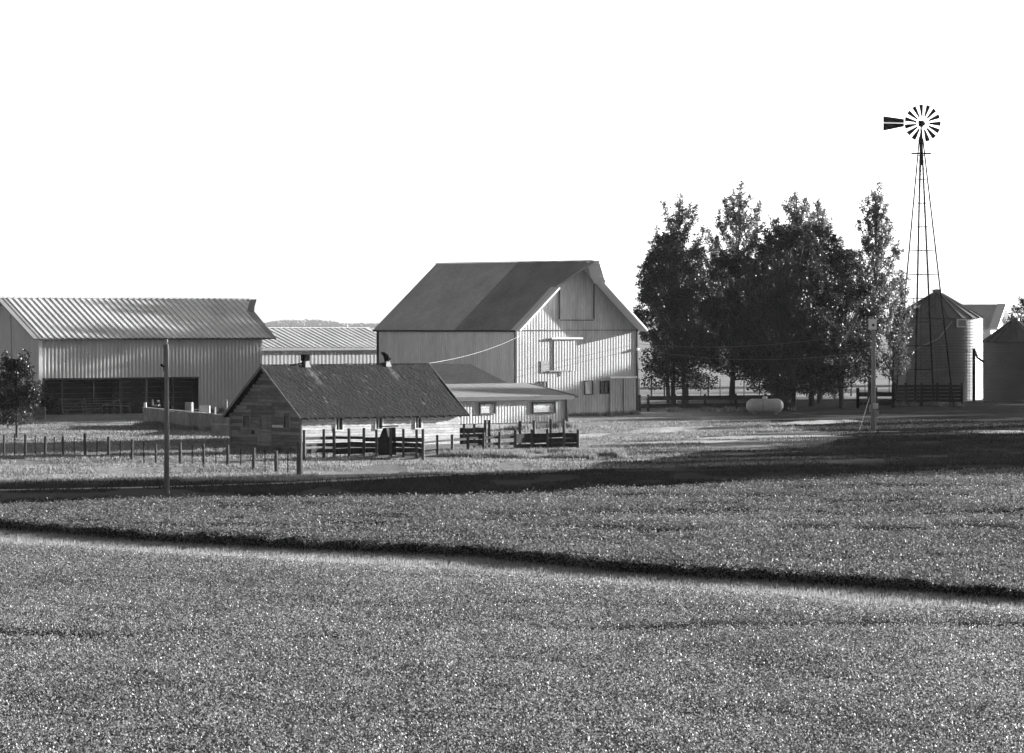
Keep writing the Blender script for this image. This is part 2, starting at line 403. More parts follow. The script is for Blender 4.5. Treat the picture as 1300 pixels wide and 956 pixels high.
def groove2(x,y):
    g=0
    for yc0,s,sd in ((124,.12,1),(128,.1,3),(132,.14,5),(136,.12,7),(141,.1,9),(146,.12,11),(151,.1,14),(157,.15,19)):
        yc=yc0+s*x+1.5*np.sin(x*.12+sd); g=np.maximum(g,1.25*np.exp(-((y-yc)/1.15)**2)*np.clip((vnoise(x*.42+sd*3,y*.35+sd)-.52+.008*x)*7,0,1))
    return g*np.clip((y-E_front(x)-1.0)/1.5,0,1)
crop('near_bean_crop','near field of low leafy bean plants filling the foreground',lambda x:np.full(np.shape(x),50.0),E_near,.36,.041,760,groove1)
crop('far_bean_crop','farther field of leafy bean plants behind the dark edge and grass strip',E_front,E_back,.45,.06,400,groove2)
def blades(name,label,x,y,h,w,m,lean=.25,cat='grass',zb=None):
    n=len(x); z=gz(x,y) if zb is None else zb
    a=RNG.random(n)*PI; hh=h*(.5+RNG.random(n)); dx=np.cos(a)*w; dy=np.sin(a)*w
    lx=RNG.normal(size=n)*lean*hh; ly=RNG.normal(size=n)*lean*hh
    v=np.stack([np.stack([x-dx,y-dy,z-.02],1),np.stack([x+dx,y+dy,z-.02],1),np.stack([x+lx,y+ly,z+hh],1)],1).reshape(-1,3)
    o=npmesh(name,v,3,m); tag(o,label,cat,kind='stuff'); return o
n=220000; x=RNG.uniform(-34,32,n); t=RNG.random(n); y=E_near(x)-.5+(E_front(x)+.3-E_near(x)+.8)*t
ok=(vnoise(x*1.5,y*1.1)>.10); x=x[ok];y=y[ok]
blades('tall_grass_strip','strip of tall pale grass between the two bean fields',x,y,.11,.014,M_tallg)
n=430000; y=136+RNG.random(n)**1.05*150; x=RNG.uniform(-1,1,n)*(y*.1275+5)
ok=(y>E_back(x)+.3)&(vnoise(x*.5,y*.3)>.3); x=x[ok];y=y[ok]
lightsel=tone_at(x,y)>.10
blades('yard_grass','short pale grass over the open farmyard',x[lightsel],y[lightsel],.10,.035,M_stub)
M_shadelawn=mat('shade_toned_blades',.026,.8,.3,.5,island=.4,trans=.3,spec=.2)  # blades darkened so their colour carries the yard shade
blades('shade_toned_grass','short lawn grass beyond the bean field, yard shade put into its dark tone',x[~lightsel],y[~lightsel],.09,.035,M_shadelawn)
n=30000; x=RNG.uniform(-6,6,n); y=RNG.uniform(207,216,n); ok=vnoise(x*.8+3,y*.5)>.45
blades('corral_weeds','rough weeds along the foot of the corral fence',x[ok],y[ok]+1.5,.22,.03,M_stub)
# ------------------------------------------------------------------ generic gabled shell
def unit(a): return Vector((math.cos(a),math.sin(a),0))
class Barn:
    """corner C; U along the long wall, G along the gable wall; n vectors outward"""
    def __init__(s,C,U,G,L,W,he,ha):
        s.C=Vector((C[0],C[1],0)); s.U=U; s.G=G; s.L=L; s.W=W; s.he=he; s.ha=ha; s.nL=-G; s.nG=-U
    def top(s,u): return s.he+(s.ha-s.he)*(1-abs(u-s.W/2)/(s.W/2))
def closed_roof(mb,b,side,ov_e,rake0,rake1,pitch,depth,thick=.06,umin=None,umax=None,brk=()):
    """side 0: slope over the long wall at C; side 1: the far slope. rake(v)->overhang past each end, v=0 ridge..1 eave"""
    rise=b.ha-b.he; run=b.W/2; sl=math.hypot(rise,run)
    d=Vector((0,0,-rise/sl))+(-b.G if side==0 else b.G)*(run/sl)
    ridge=b.C+b.G*(b.W/2)+UPZ*(b.ha+.08)
    n=(b.U.cross(d)); n=n if n.z>0 else -n
    vmax=sl+ov_e
    def vr(u):
        # given u, v range such that -rake0(v)<=u<=L+rake1(v)
        if 0<=u<=b.L: return (0,vmax)
        f=rake0 if u<0 else rake1; e=-u if u<0 else u-b.L
        v=0
        # rake is non-increasing with v
        lo,hi=0,1
        if f(1)>=e-1e-6: return (0,vmax)
        for _ in range(30):
            m=(lo+hi)/2
            if f(m)>=e: lo=m
            else: hi=m
        return (0,lo*vmax)
    a=-rake0(0) if umin is None else umin; c=b.L+rake1(0) if umax is None else umax
    bk=[0,b.L]+list(brk)+[-rake0(t) for t in (.2,.4,.6,.8,1)]+[b.L+rake1(t) for t in (.1,.2,.3,.4,.6,.8,1)]
    ribbed(mb,ridge,b.U,d,n,a,c,vr,pitch,depth,brk=bk)
    return ridge,d,n,vr,vmax,a,c
def soffit(mb,b,side,ov_e,rake0,rake1,dz=.10):
    rise=b.ha-b.he; run=b.W/2; sl=math.hypot(rise,run)
    d=Vector((0,0,-rise/sl))+(-b.G if side==0 else b.G)*(run/sl); ridge=b.C+b.G*(b.W/2)+UPZ*(b.ha+.08-dz); vmax=sl+ov_e
    K=12
    for i in range(K):
        t0=i/K; t1=(i+1)/K
        mb.quad(ridge+b.U*(-rake0(t0))+d*t0*vmax,ridge+b.U*(b.L+rake1(t0))+d*t0*vmax,ridge+b.U*(b.L+rake1(t1))+d*t1*vmax,ridge+b.U*(-rake0(t1))+d*t1*vmax)
def raketrim(mb,b,side,ov_e,rake,end,w=.16,t=.05,c0=0,c1=1,lift=.04):
    rise=b.ha-b.he; run=b.W/2; sl=math.hypot(rise,run)
    d=Vector((0,0,-rise/sl))+(-b.G if side==0 else b.G)*(run/sl); ridge=b.C+b.G*(b.W/2)+UPZ*(b.ha+lift); vmax=sl+ov_e
    K=10
    pts=[]
    for i in range(K+1):
        t=c0+(c1-c0)*i/K; uu=-rake(t)-.03 if end==0 else b.L+rake(t)+.03
        pts.append(ridge+b.U*uu+d*t*vmax)
    for p,q in zip(pts[:-1],pts[1:]): mb.bar(p,q,t,w,UPZ)
# ================================================================== BIG HAY BARN
th=R(41)
C=Vector((gx(655,300),300,0))
Gd=Vector((math.cos(th),math.sin(th),0)); Ud=Vector((-math.sin(th),math.cos(th),0))
B=Barn(C,Ud,Gd,16.3,12.25,6.62,11.6)
root=thing('hay_barn','large pale metal-clad hay barn with steep roof, peaked hood and sliding doors','barn',tuple(C))
def rk(t): return .28 if t>.38 else .28+(1.8-.28)*(1-t/.38)
def rk0(t): return .3
def rkR(t): return .5 if t>.28 else .5+(1.8-.5)*(1-t/.28)
# siding
def u_at(px,dpt=304): # u on the gable wall for photo column
    k=(px-650)/F; return (k*C.y-C.x)/(Gd.x-k*Gd.y)
def z_at(py,u): return H-(py-HZ)/F*(C.y+Gd.y*u)
holes=[(u_at(762),u_at(772.5),z_at(499.5,9),z_at(484,9)),(u_at(742),u_at(752),z_at(500.5,8),z_at(483.5,8)),(u_at(684.5),u_at(694),1.5,z_at(484.5,3))]
mb=MB(); ribbed(mb,C,Gd,UPZ,-Ud,0,B.W,lambda u:(0.1,B.top(u)-.06),.28,.011,e=.28,duty=.5,holes=[holes[0],holes[1],holes[2]],brk=[B.W/2])
wall=mb.build('gable_wall',M_gsiding,root)
mb=MB(); ribbed(mb,C,Ud,UPZ,-Gd,0,B.L,lambda u:(0.1,B.he-.02),.25,.03); mb.build('side_wall',M_siding,root)
mb=MB(); ribbed(mb,C+Ud*B.L,Gd,UPZ,Ud,0,B.W,lambda u:(0,B.top(u)-.06),.27,.03,brk=[B.W/2]); mb.build('gable_wall',M_siding,root)
mb=MB(); ribbed(mb,C+Gd*B.W,Ud,UPZ,Gd,0,B.L,lambda u:(0,B.he-.02),.27,.03); mb.build('side_wall',M_siding,root)
mb=MB()
mb.hexa([C-Ud*.06-Gd*.06-UPZ*.2,C-Ud*.06+Gd*(B.W+.06)-UPZ*.2,C+Ud*(B.L)+Gd*(B.W+.06)-UPZ*.2,C+Ud*B.L-Gd*.06-UPZ*.2],
        [C-Ud*.06-Gd*.06+UPZ*.16,C-Ud*.06+Gd*(B.W+.06)+UPZ*.16,C+Ud*(B.L)+Gd*(B.W+.06)+UPZ*.16,C+Ud*B.L-Gd*.06+UPZ*.16])
mb.build('foundation',M_conc,root)
# corner trims
mb=MB(); mb.box(C-Ud*.03-Gd*.05+UPZ*3.3,.16,.14,6.6,Gd,-Ud); mb.build('corner_trim',M_dtrim,root)
mb=MB(); mb.box(C+Gd*(B.W+.05)-Ud*.03+UPZ*3.35,.12,.14,6.5,Gd,-Ud); mb.build('corner_trim',M_dtrim,root)
mb=MB(); mb.box(C+Ud*(B.L)-Gd*.06+UPZ*3.25,.14,.12,6.5,Ud,-Gd); mb.build('downspout',M_dtrim,root)
us=B.L*.42
mb=MB(); closed_roof(mb,B,0,.35,rk,rk0,.30,.05,umax=us); closed_roof(mb,B,1,.35,rkR,rk0,.26,.03)
mb.build('metal_roof_panel',M_droof,root)
mb=MB(); ribbed(mb,*closed_roof(MB(),B,0,.35,rk,rk0,.26,.03)[0:1],B.U,closed_roof(MB(),B,0,.35,rk,rk0,.26,.03)[1],closed_roof(MB(),B,0,.35,rk,rk0,.26,.03)[2],us,B.L+.3,lambda u:(0,math.hypot(B.ha-B.he,B.W/2)+.35),.8,.006)
mb.build('shingle_roof_panel',M_shingle,root)
for sd_,rr_ in ((0,rk),(1,rkR)): mb=MB(); soffit(mb,B,sd_,.33,rr_,rk0); mb.build('soffit',M_wboard,root)
mb=MB(); raketrim(mb,B,0,.35,rk,0,c0=.38); mb.build('rake_trim',M_trim,root)
mb=MB(); raketrim(mb,B,1,.35,rkR,0); mb.build('rake_trim',M_trim,root)
mb=MB(); raketrim(mb,B,0,.35,rk,0,c1=.38); mb.build('hood_trim',M_droof,root)
rise=B.ha-B.he; sl=math.hypot(rise,B.W/2); dd=Vector((0,0,-rise/sl))-Gd*(B.W/2/sl)
e=C+Gd*B.W/2+UPZ*(B.ha+.02)+dd*(sl+.36)
mb=MB(); mb.bar(e-Ud*.28,e+Ud*(B.L+.3),.12,.14); mb.build('gutter',M_dtrim,root)
e=C+Gd*B.W/2+UPZ*(B.ha+.13); mb=MB(); mb.bar(e-Ud*1.8,e+Ud*(B.L+.3),.3,.05); mb.build('ridge_cap',M_droof,root)
nG=-Ud
def gp(u,z,o=0): return C+Gd*u+UPZ*z+nG*o
# hay door panel high on the gable (frame lines)
u0=u_at(709.5); u1=u_at(753.5); 
dr=MB(); plate(dr,C,Gd,nG,u0-.05,u0+.05,z_at(405.5,4),z_at(361,4),.06,.05); plate(dr,C,Gd,nG,u1-.03,u1+.03,z_at(405.5,4),z_at(360,4),.06,.05)
plate(dr,C,Gd,nG,u0+.05,u1-.03,z_at(406,4)-.05,z_at(406,4),.055,.03)
hd=dr.build('hay_door',M_dtrim,root)
mb=MB(); plate(mb,C,Gd,nG,.1,B.W-.1,z_at(419,6)-.03,z_at(419,6)+.01,.055,.03); mb.build('belt_seam',M_dtrim,root)
# big sliding door
mb=MB(); ribbed(mb,C+nG*.06,Gd,UPZ,nG,u_at(703),u_at(731),lambda u:(z_at(471,4),z_at(431,4)),.28,.012,e=.28,duty=.5); d1=mb.build('sliding_door',M_gsiding,root)
mb=MB(); plate(mb,C,Gd,nG,u_at(699),u_at(738),z_at(430,4)-.04,z_at(430,4)+.1,.14,.12); mb.build('door_track',M_trim,root)
mb=MB(); plate(mb,C,Gd,nG,u_at(696),u_at(718.5),z_at(471,4)-.04,z_at(471,4)+.04,.12,.08); plate(mb,C,Gd,nG,u_at(718),u_at(718.8),z_at(471,4)-.3,z_at(471,4)+.1,.12,.06); mb.build('door_sill',M_siding3,d1)
mb=MB(); plate(mb,C,Gd,nG,u_at(686.5),u_at(697),z_at(473,3),z_at(458,3),.045,.01); mb.build('wall_patch',M_siding3,root)
# small sliding door
mb=MB(); ribbed(mb,C+nG*.06,Gd,UPZ,nG,u_at(774),u_at(807),lambda u:(.12,z_at(480.5,10)),.27,.02); d2=mb.build('sliding_door',M_gsiding,root)
mb=MB(); plate(mb,C,Gd,nG,u_at(790),u_at(790.6),.12,z_at(481,10),.1,.03); mb.build('door_seam',M_dtrim,d2)
mb=MB(); plate(mb,C,Gd,nG,u_at(773),u_at(806.5),z_at(479.5,10)-.04,z_at(479.5,10)+.09,.15,.14); mb.build('door_track',M_trim,root)
for k,h in enumerate(holes):
    fr=MB(); frame_on(fr,C,Gd,nG,h[0]+.03,h[1]-.03,h[2]+.03,h[3]-.03,.06,.06,.05)
    if k==0:
        uc=(h[0]+h[1])/2; plate(fr,C,Gd,nG,uc-.02,uc+.02,h[2],h[3],.02,.03)
        zc=(h[2]+h[3])/2; plate(fr,C,Gd,nG,h[0],h[1],zc-.02,zc+.02,.021,.03)
    w=fr.build('window',M_dtrim,root)
    p=MB(); plate(p,C,Gd,nG,h[0],h[1],h[2],h[3],-.03,.03); p.build('pane',[M_glass,M_siding,M_siding3][k],w)
mb=MB(); mb.box(gp(B.W+.08,z_at(443,12),.1),.35,.1,.14,Gd,nG); mb.lathe(gp(B.W-.05,z_at(443,12)-.05,.16),[(0,.1),(.09,.08),(.09,-.08),(0,-.1)],12); mb.build('wire_bracket',M_trim,root)
# ================================================================== DARK HIP SHED + ANNEX in front of it
def hip(mbR,x0,x1,y0,y1,ze,zr,hipr=True,hipl=True,inset=1.8):
    hw=(y1-y0)/2; r0=Vector((x0+(hw if hipl else 0),(y0+y1)/2,zr)); r1=Vector((x1-(hw if hipr else 0),(y0+y1)/2,zr))
    a=Vector((x0,y0,ze)); b=Vector((x1,y0,ze)); c=Vector((x1-inset,y1,ze)); d=Vector((x0,y1,ze))
    mbR.quad(a,b,r1,r0); mbR.quad(c,d,r0,r1); mbR.quad(b,c,r1); mbR.quad(d,a,r0)
    # underside + fascia
    mbR.quad(a,d,c,b)
s2=thing('hip_roofed_shed','low shed with dark hip roof tucked against the shaded barn wall','shed',(-5,285,0))
mb=MB(); hip(mb,-9.5,0.05,282.2,288.2,2.62,4.1); mb.build('roof',M_shingle,s2)
mb=MB(); 
for (a,b_,n) in ((Vector((-9.2,282.5,0)),Vector((1,0,0)),Vector((0,-1,0))),):
    ribbed(mb,a,b_,UPZ,n,0,9.0,lambda u:(-.1,2.6),.25,.03)
mb.quad((-.2,282.5,0),(-2.0,287.9,0),(-2.0,287.9,2.6),(-.2,282.5,2.6)); mb.quad((-9.2,282.5,0),(-9.2,287.9,0),(-9.2,287.9,2.6),(-9.2,282.5,2.6)); mb.quad((-9.2,287.9,0),(-2.0,287.9,0),(-2.0,287.9,2.6),(-9.2,287.9,2.6))
mb.build('wall',M_siding2,s2)
Ua=Vector((math.cos(R(42)),math.sin(R(42)),0)); Ga=Vector((-math.sin(R(42)),math.cos(R(42)),0)); La=12.0
Ra=Vector((gx(719,264),264,0)); Ka=Ra-Ua*La; Wa=8.6
BA=Barn(Ka,Ua,Ga,La,Wa,2.2,2.93)
an=thing('metal_clad_annex','small low annex clad in ribbed metal with two boarded windows and concrete footing','shed',tuple(Ka))
def ua(px): k=(px-650)/F; return (k*Ka.y-Ka.x)/(Ua.x-k*Ua.y)
def za(py,px): return H-(py-HZ)/F*(Ka.y+Ua.y*ua(px))
hl=[(ua(609),ua(628),za(525,618),za(512,618)),(ua(676),ua(704),za(524,690),za(511.5,690))]
zf=.52; nA=-Ga
mb=MB(); ribbed(mb,Ka,Ua,UPZ,nA,0,La,lambda u:(zf,2.2),.25,.011,e=.28,duty=.5,holes=hl); mb.build('front_wall',M_gsiding,an)
mb=MB(); ribbed(mb,Ka,Ga,UPZ,-Ua,0,Wa,lambda u:(zf,BA.top(u)),.24,.03,brk=[Wa/2]); mb.build('end_wall',M_siding,an)
mb=MB(); ribbed(mb,Ra,Ga,UPZ,Ua,0,Wa,lambda u:(zf,BA.top(u)),.24,.03,brk=[Wa/2]); mb.build('end_wall',M_siding,an)
mb=MB(); ribbed(mb,Ka+Ga*Wa,Ua,UPZ,Ga,0,La,lambda u:(zf,2.2),.24,.03); mb.build('back_wall',M_siding,an)
mb=MB(); x=0
while x<La-.02:
    w=min(random.uniform(.38,.46),La-x+.02)
    for zz in (0,.26): mb.box(Ka+Ua*(x+w/2)+nA*(.06+random.uniform(-.01,.01))+UPZ*(zz+.05),w-.012,.2,.27 if zz==0 else .25,Ua,nA)
    x+=w
mb.box(Ka+Ua*La/2+Ga*(Wa/2)+UPZ*.2,La-.1,Wa-.1,.6,Ua,Ga); mb.build('footing',mat('footing_block',.34,.9,.2,1,island=.12,fine=.2,bscale=6),an)
ra_=lambda t:.28
for sd_ in (0,1): mb=MB(); closed_roof(mb,BA,sd_,.3,ra_,ra_,.9,.004); soffit(mb,BA,sd_,.3,ra_,ra_,.1); mb.build('roof_slope',M_felt,an)
rise=BA.ha-BA.he; s_=math.hypot(rise,Wa/2); d=Vector((0,0,-rise/s_))-Ga*(Wa/2/s_); e=Ka+Ga*Wa/2+UPZ*(BA.ha-.03)+d*(s_+.37)
mb=MB(); mb.bar(e-Ua*.3,e+Ua*(La+.31),.07,.26); mb.build('fascia',M_dtrim,an)
for sd_ in (0,1): mb=MB(); raketrim(mb,BA,sd_,.3,ra_,1,.12,.05,lift=.0); mb.build('rake_trim',M_dtrim,an)
mb=MB(); mb.box(Ra+nA*.05+UPZ*1.35,.14,.12,1.65,Ua,nA); mb.build('corner_trim',M_dtrim,an)
for h in hl:
    fr=MB(); frame_on(fr,Ka,Ua,nA,h[0]+.04,h[1]-.04,h[2]+.04,h[3]-.04,.09,.08,.07); w=fr.build('window',M_dtrim,an)
    p=MB(); k=4; hh=(h[3]-h[2])/k
    for i in range(k): plate(p,Ka,Ua,nA,h[0]+.02,h[1]-.02,h[2]+i*hh+.008,h[2]+(i+1)*hh,.01+random.uniform(0,.01),.03)
    p.build('boarding',M_wboard,w)
    for a_ in (h[0]+.25,h[1]-.3): p=MB(); plate(p,Ka,Ua,nA,a_,a_+.06,h[3]-.14,h[3],.11,.03); p.build('hinge',M_dtrim,w)
# ================================================================== OLD WOODEN SHED
th=R(42); Us=Vector((math.cos(th),math.sin(th),0)); Gs=Vector((-math.sin(th),math.cos(th),0))
K=Vector((gx(383,212),212,0))
L=11.07; W=6.08; he=2.12; ha=4.60
Bs=Barn(K,Us,Gs,L,W,he,ha)
sh=thing('wooden_shed','old weathered board shed with mossy dark roof and two ridge cowls','shed',tuple(K))
# gable wall is at u=0, facing -Us
def ug(px): k=(px-650)/F; return (k*K.y-K.x)/(Gs.x-k*Gs.y)
def zg(py,u): return H-(py-HZ)/F*(K.y+Gs.y*u)
wh=[(ug(317.5),ug(309.5),zg(543,4),zg(527.5,4)),(ug(368),ug(361),zg(543,1),zg(527.5,1))]; wh=[(min(a,b),max(a,b),c,d) for a,b,c,d in wh]
door=(ug(345),ug(330)); dz0=zg(566,2.5); dz1=zg(545,2.5); dz2=zg(527,2.5)
nGs=-Us
mb=MB(); boards(mb,K,Gs,nGs,0,W,-.1,lambda u:Bs.top(u)+.02,.19,holes=wh+[(door[0],door[1],dz0,dz2),(ug(323.5),ug(319.5),zg(552.5,3.4),zg(548.5,3.4))]); mb.build('gable_wall',M_board,sh)
mb=MB(); mb.quad(K+nGs*-.03,K+Gs*W-nGs*.03,K+Gs*W-nGs*.03+UPZ*he,K+Gs*W/2-nGs*.03+UPZ*ha,K-nGs*.03+UPZ*he)
mb.quad(K+Us*L,K+Us*L+Gs*W,K+Us*L+Gs*W+UPZ*he,K+Us*L+Gs*W/2+UPZ*ha,K+Us*L+UPZ*he); mb.quad(K+Gs*W,K+Gs*W+Us*L,K+Gs*W+Us*L+UPZ*he,K+Gs*W+UPZ*he)
mb.quad(K+nGs*-.03+Gs*.03,K+Us*L+Gs*.03,K+Us*L+Gs*.03+UPZ*he,K+Gs*.03-nGs*.03+UPZ*he); mb.build('inner_lining',M_dboard,sh)
mb=MB()
for i in range(5):
    a=door[0]+(door[1]-door[0])*i/5; b_=door[0]+(door[1]-door[0])*(i+1)/5; plate(mb,K,Gs,nGs,a+.006,b_-.006,dz1+.02,dz2,.03,.03)
mb.build('loft_door',M_board,sh)
mb=MB(); d0=ug(345.5); d1_=ug(328)
for i in range(6):
    a=d0+(d1_-d0)*i/6; b_=d0+(d1_-d0)*(i+1)/6; plate(mb,K,Gs,nGs,a+.005,b_-.005,dz0,dz1,.05,.03)
dd_=mb.build('stable_door',mat('paler_board',.20,.9,.2,1.5,(4,4,1),island=.2,fine=.3,bscale=9,spec=.1),sh)
for z_b in (dz1-.2,dz0+.12): mb=MB(); plate(mb,K,Gs,nGs,min(d0,d1_)+.05,max(d0,d1_)-.05,z_b,z_b+.08,.075,.02); mb.build('door_batten',M_board,dd_)
mb=MB(); plate(mb,K,Gs,nGs,ug(360),ug(346.5),zg(543,1.6),zg(540,1.6),.045,.03); mb.build('pale_batten',M_wboard,sh)
for h in wh:
    fr=MB(); frame_on(fr,K,Gs,nGs,h[0],h[1],h[2],h[3],.05,.04,.035); w=fr.build('window',M_board,sh)
    p=MB(); plate(p,K,Gs,nGs,h[0],h[1],h[2],h[3],.0,.02); p.build('pane',M_glass,w)
for a_ in (-.03,W-.1): mb=MB(); plate(mb,K,Gs,nGs,a_,a_+.13,-.05,he,.05,.05); mb.build('corner_board',M_board,sh)
# long wall faces -Gs
nLs=-Gs
def ul(px): k=(px-650)/F; return (k*K.y-K.x)/(Us.x-k*Us.y)
def zl(py,u): return H-(py-HZ)/F*(K.y+Us.y*u)
wl=[(ul(426),ul(434),zl(545,2.5),1.0),(ul(476.5),ul(484.5),0,0),(ul(527),ul(534),0,0)]
wl=[(a,b_,1.30,1.90) for a,b_,_,_ in wl]
mb=MB(); boards(mb,K,Us,nLs,0,L,.4,lambda u:he+.05,.15,holes=wl); mb.build('long_wall',M_wboard,sh)
mb=MB(); mb.box(K+Us*L/2-nLs*.1+UPZ*.12,L,.3,.54,Us,nLs); mb.build('foundation',M_conc,sh)
for h in wl:
    fr=MB(); frame_on(fr,K,Us,nLs,h[0],h[1],h[2],h[3],.06,.05,.05); plate(fr,K,Us,nLs,(h[0]+h[1])/2-.02,(h[0]+h[1])/2+.02,h[2],h[3],.02,.02); w=fr.build('window',M_trim,sh)
    p=MB(); plate(p,K,Us,nLs,h[0],h[1],h[2],h[3],.0,.02); p.build('pane',M_glass,w)
mb=MB()
n=19
for i in range(n):
    u=.2+(L-.4)*i/(n-1); p=K+Us*u+UPZ*(he-.02)-nLs*.05; q=K+Us*u+nLs*.36+UPZ*(he-.26); mb.bar(p,q,.05,.11)
mb.build('rafter_tails',M_board,sh)
# roof with worn streaks below the cowls
def shed_roof(side):
    rise=ha-he; run=W/2; s_=math.hypot(rise,run); d=Vector((0,0,-rise/s_))+(-Gs if side==0 else Gs)*(run/s_)
    ridge=K+Gs*(W/2)+UPZ*(ha+.12); nn=Us.cross(d); nn=nn if nn.z>0 else -nn
    nu=150; nvv=26; vm=s_+.42; V=[]; F_=[]; st=[]
    for i in range(nu+1):
        u=-.35+(L+.8)*i/nu
        for j in range(nvv+1):
            v=vm*j/nvv; sag=-.03*math.sin(PI*j/nvv)+.012*random.random()
            jag=.05*random.random() if j==nvv else 0
            p=ridge+Us*u+d*(v+jag)+nn*sag; V.append(p)
            a=0
            for (uc,ln,wd) in ((uc1,1.9,.30),(uc2,1.5,.22),(uc1+2.1,.5,.08),(uc1+.45,.4,.1)):
                drift=uc+.02*v
                w_=wd*(1+.4*math.sin(v*7+uc)); q=max(0,1-abs(u-drift)/w_)*max(0,min(1,(ln-v)*1.5))
                a=max(a,q*(.6+.6*random.random()))
            if random.random()<.004: a=1
            a+=.12*max(0,1-v/.15); st.append(min(1,a))
    for i in range(nu):
        for j in range(nvv):
            a=i*(nvv+1)+j; F_.append((a,a+nvv+1,a+nvv+2,a+1))
    nb=len(V)
    # underside
    for c in (ridge+Us*-.33-UPZ*.08,ridge+Us*(L+.43)-UPZ*.08,ridge+Us*(L+.43)+d*vm-UPZ*.08,ridge+Us*-.33+d*vm-UPZ*.08): V.append(c); st.append(0)
    F_.append((nb,nb+1,nb+2,nb+3))
    m_=MB(); m_.v=[tuple(v) for v in V]; m_.f=F_; o=m_.build('roof_slope',M_oldshin,sh)
    a=o.data.attributes.new('stain','FLOAT','POINT'); a.data.foreach_set('value',st); return o
def ur(px,dd=200): # ridge column
    r=K+Gs*(W/2); k=(px-650)/F; return (k*r.y-r.x)/(Us.x-k*Us.y)
uc1=ur(388.5); uc2=ur(491)
shed_roof(0); shed_roof(1)
mb=MB(); rd=K+Gs*(W/2)+UPZ*(ha+.15)
for i in range(14): 
    a=-.35+(L+.75)*i/14; mb.bar(rd+Us*a+UPZ*random.uniform(-.01,.02),rd+Us*(a+(L+.75)/14-.02),.18,.035)
mb.build('ridge_board',M_oldshin,sh)
for sgn in (-1,1):
    rise=ha-he; s_=math.hypot(rise,W/2); d=Vector((0,0,-rise/s_))+Gs*sgn*(W/2/s_)
    mb=MB(); mb.bar(rd-Us*.34-UPZ*.1,rd-Us*.34-UPZ*.1+d*(s_+.4),.04,.13); mb.build('rake_board',M_board,sh)
    mb=MB(); mb.bar(rd+Us*(L+.44)-UPZ*.1,rd+Us*(L+.44)-UPZ*.1+d*(s_+.4),.04,.13); mb.build('rake_board',M_board,sh)
# cowls
c=rd+Us*uc1
mb=MB(); mb.hexa([c+Us*a+Gs*b_-UPZ*.15 for a,b_ in ((-.2,-.2),(.2,-.2),(.2,.2),(-.2,.2))],[c+Us*a+Gs*b_+UPZ*.2 for a,b_ in ((-.09,-.09),(.09,-.09),(.09,.09),(-.09,.09))])
cw=mb.build('ridge_vent',M_steel,sh)
mb=MB(); cc=c+UPZ*.36-Us*.05; mb.box(cc,.36,.34,.32,Us,Gs); mb.box(cc+UPZ*.17,.42,.4,.03,Us,Gs); mb.bar(cc-Us*.12-UPZ*.1,c-Us*.3+UPZ*.02,.1,.06); mb.build('vent_hood',M_dmetal,cw)
mb=MB(); mb.bar(c-Us*.22+UPZ*.06,c-Us*1.1-UPZ*.02,.1,.07); mb.build('vent_flashing',M_dmetal,cw)
c=rd+Us*uc2
mb=MB(); mb.hexa([c+Us*a+Gs*b_-UPZ*.15 for a,b_ in ((-.2,-.2),(.2,-.2),(.2,.2),(-.2,.2))],[c+Us*a+Gs*b_+UPZ*.18 for a,b_ in ((-.1,-.1),(.1,-.1),(.1,.1),(-.1,.1))])
cw=mb.build('ridge_vent',M_steel,sh)
X=X1
mb=MB(); mb.tube([c+UPZ*.1,c+UPZ*.28,c+UPZ*.42-X*.04,c+UPZ*.55-X*.16,c+UPZ*.6-X*.3],[.12,.17,.16,.1,.07],10); mb.hexa([c+UPZ*.3+X*.1-Gs*.1,c+UPZ*.34+X*.24,c+UPZ*.24+X*.22,c+UPZ*.12+X*.08],[c+UPZ*.3+X*.1+Gs*.1,c+UPZ*.34+X*.24+Gs*.05,c+UPZ*.24+X*.22+Gs*.05,c+UPZ*.12+X*.08+Gs*.1]); mb.build('wind_cowl',M_dmetal,cw)
mb=MB(); mb.bar(c-Us*.15+UPZ*.04,c-Us*.75-UPZ*.0,.1,.07); mb.build('vent_flashing',M_dmetal,cw)
# ================================================================== BACK SHED (added unseen behind the wooden shed to cast shadow on the left yard)
Ub=Vector((.95,.31,0)).normalized(); Gb=Vector((-.31,.95,0)).normalized(); Kb=Vector((-10.0,227,0))
BK=Barn(Kb,Gb,Ub,15.5,6.6,2.9,4.15); bs=thing('shadow_shed','unseen low board shed added behind the old wooden shed to cast the yard shadow','shed',tuple(Kb))
for (O_,U_,n_,ln,f,nm) in ((Kb,Gb,-Ub,15.5,lambda u:2.9,'long_wall'),(Kb+Ub*6.6,Gb,Ub,15.5,lambda u:2.9,'long_wall'),(Kb,Ub,-Gb,6.6,lambda u:BK.top(u),'gable_wall'),(Kb+Gb*15.5,Ub,Gb,6.6,lambda u:BK.top(u),'gable_wall')):
    mb=MB(); boards(mb,O_,U_,n_,0,ln,-.1,f,.2); mb.build(nm,M_board,bs)
    mb=MB(); ribbed(mb,O_-n_*.03,U_,UPZ,n_,0,ln,lambda u,f=f:(0,f(u)),1,.001,brk=[3.3]); mb.build('lining',M_dboard,bs)
for sd_ in (0,1): mb=MB(); closed_roof(mb,BK,sd_,.4,lambda t:.3,lambda t:.3,.6,.02); mb.build('roof_slope',M_droof,bs)
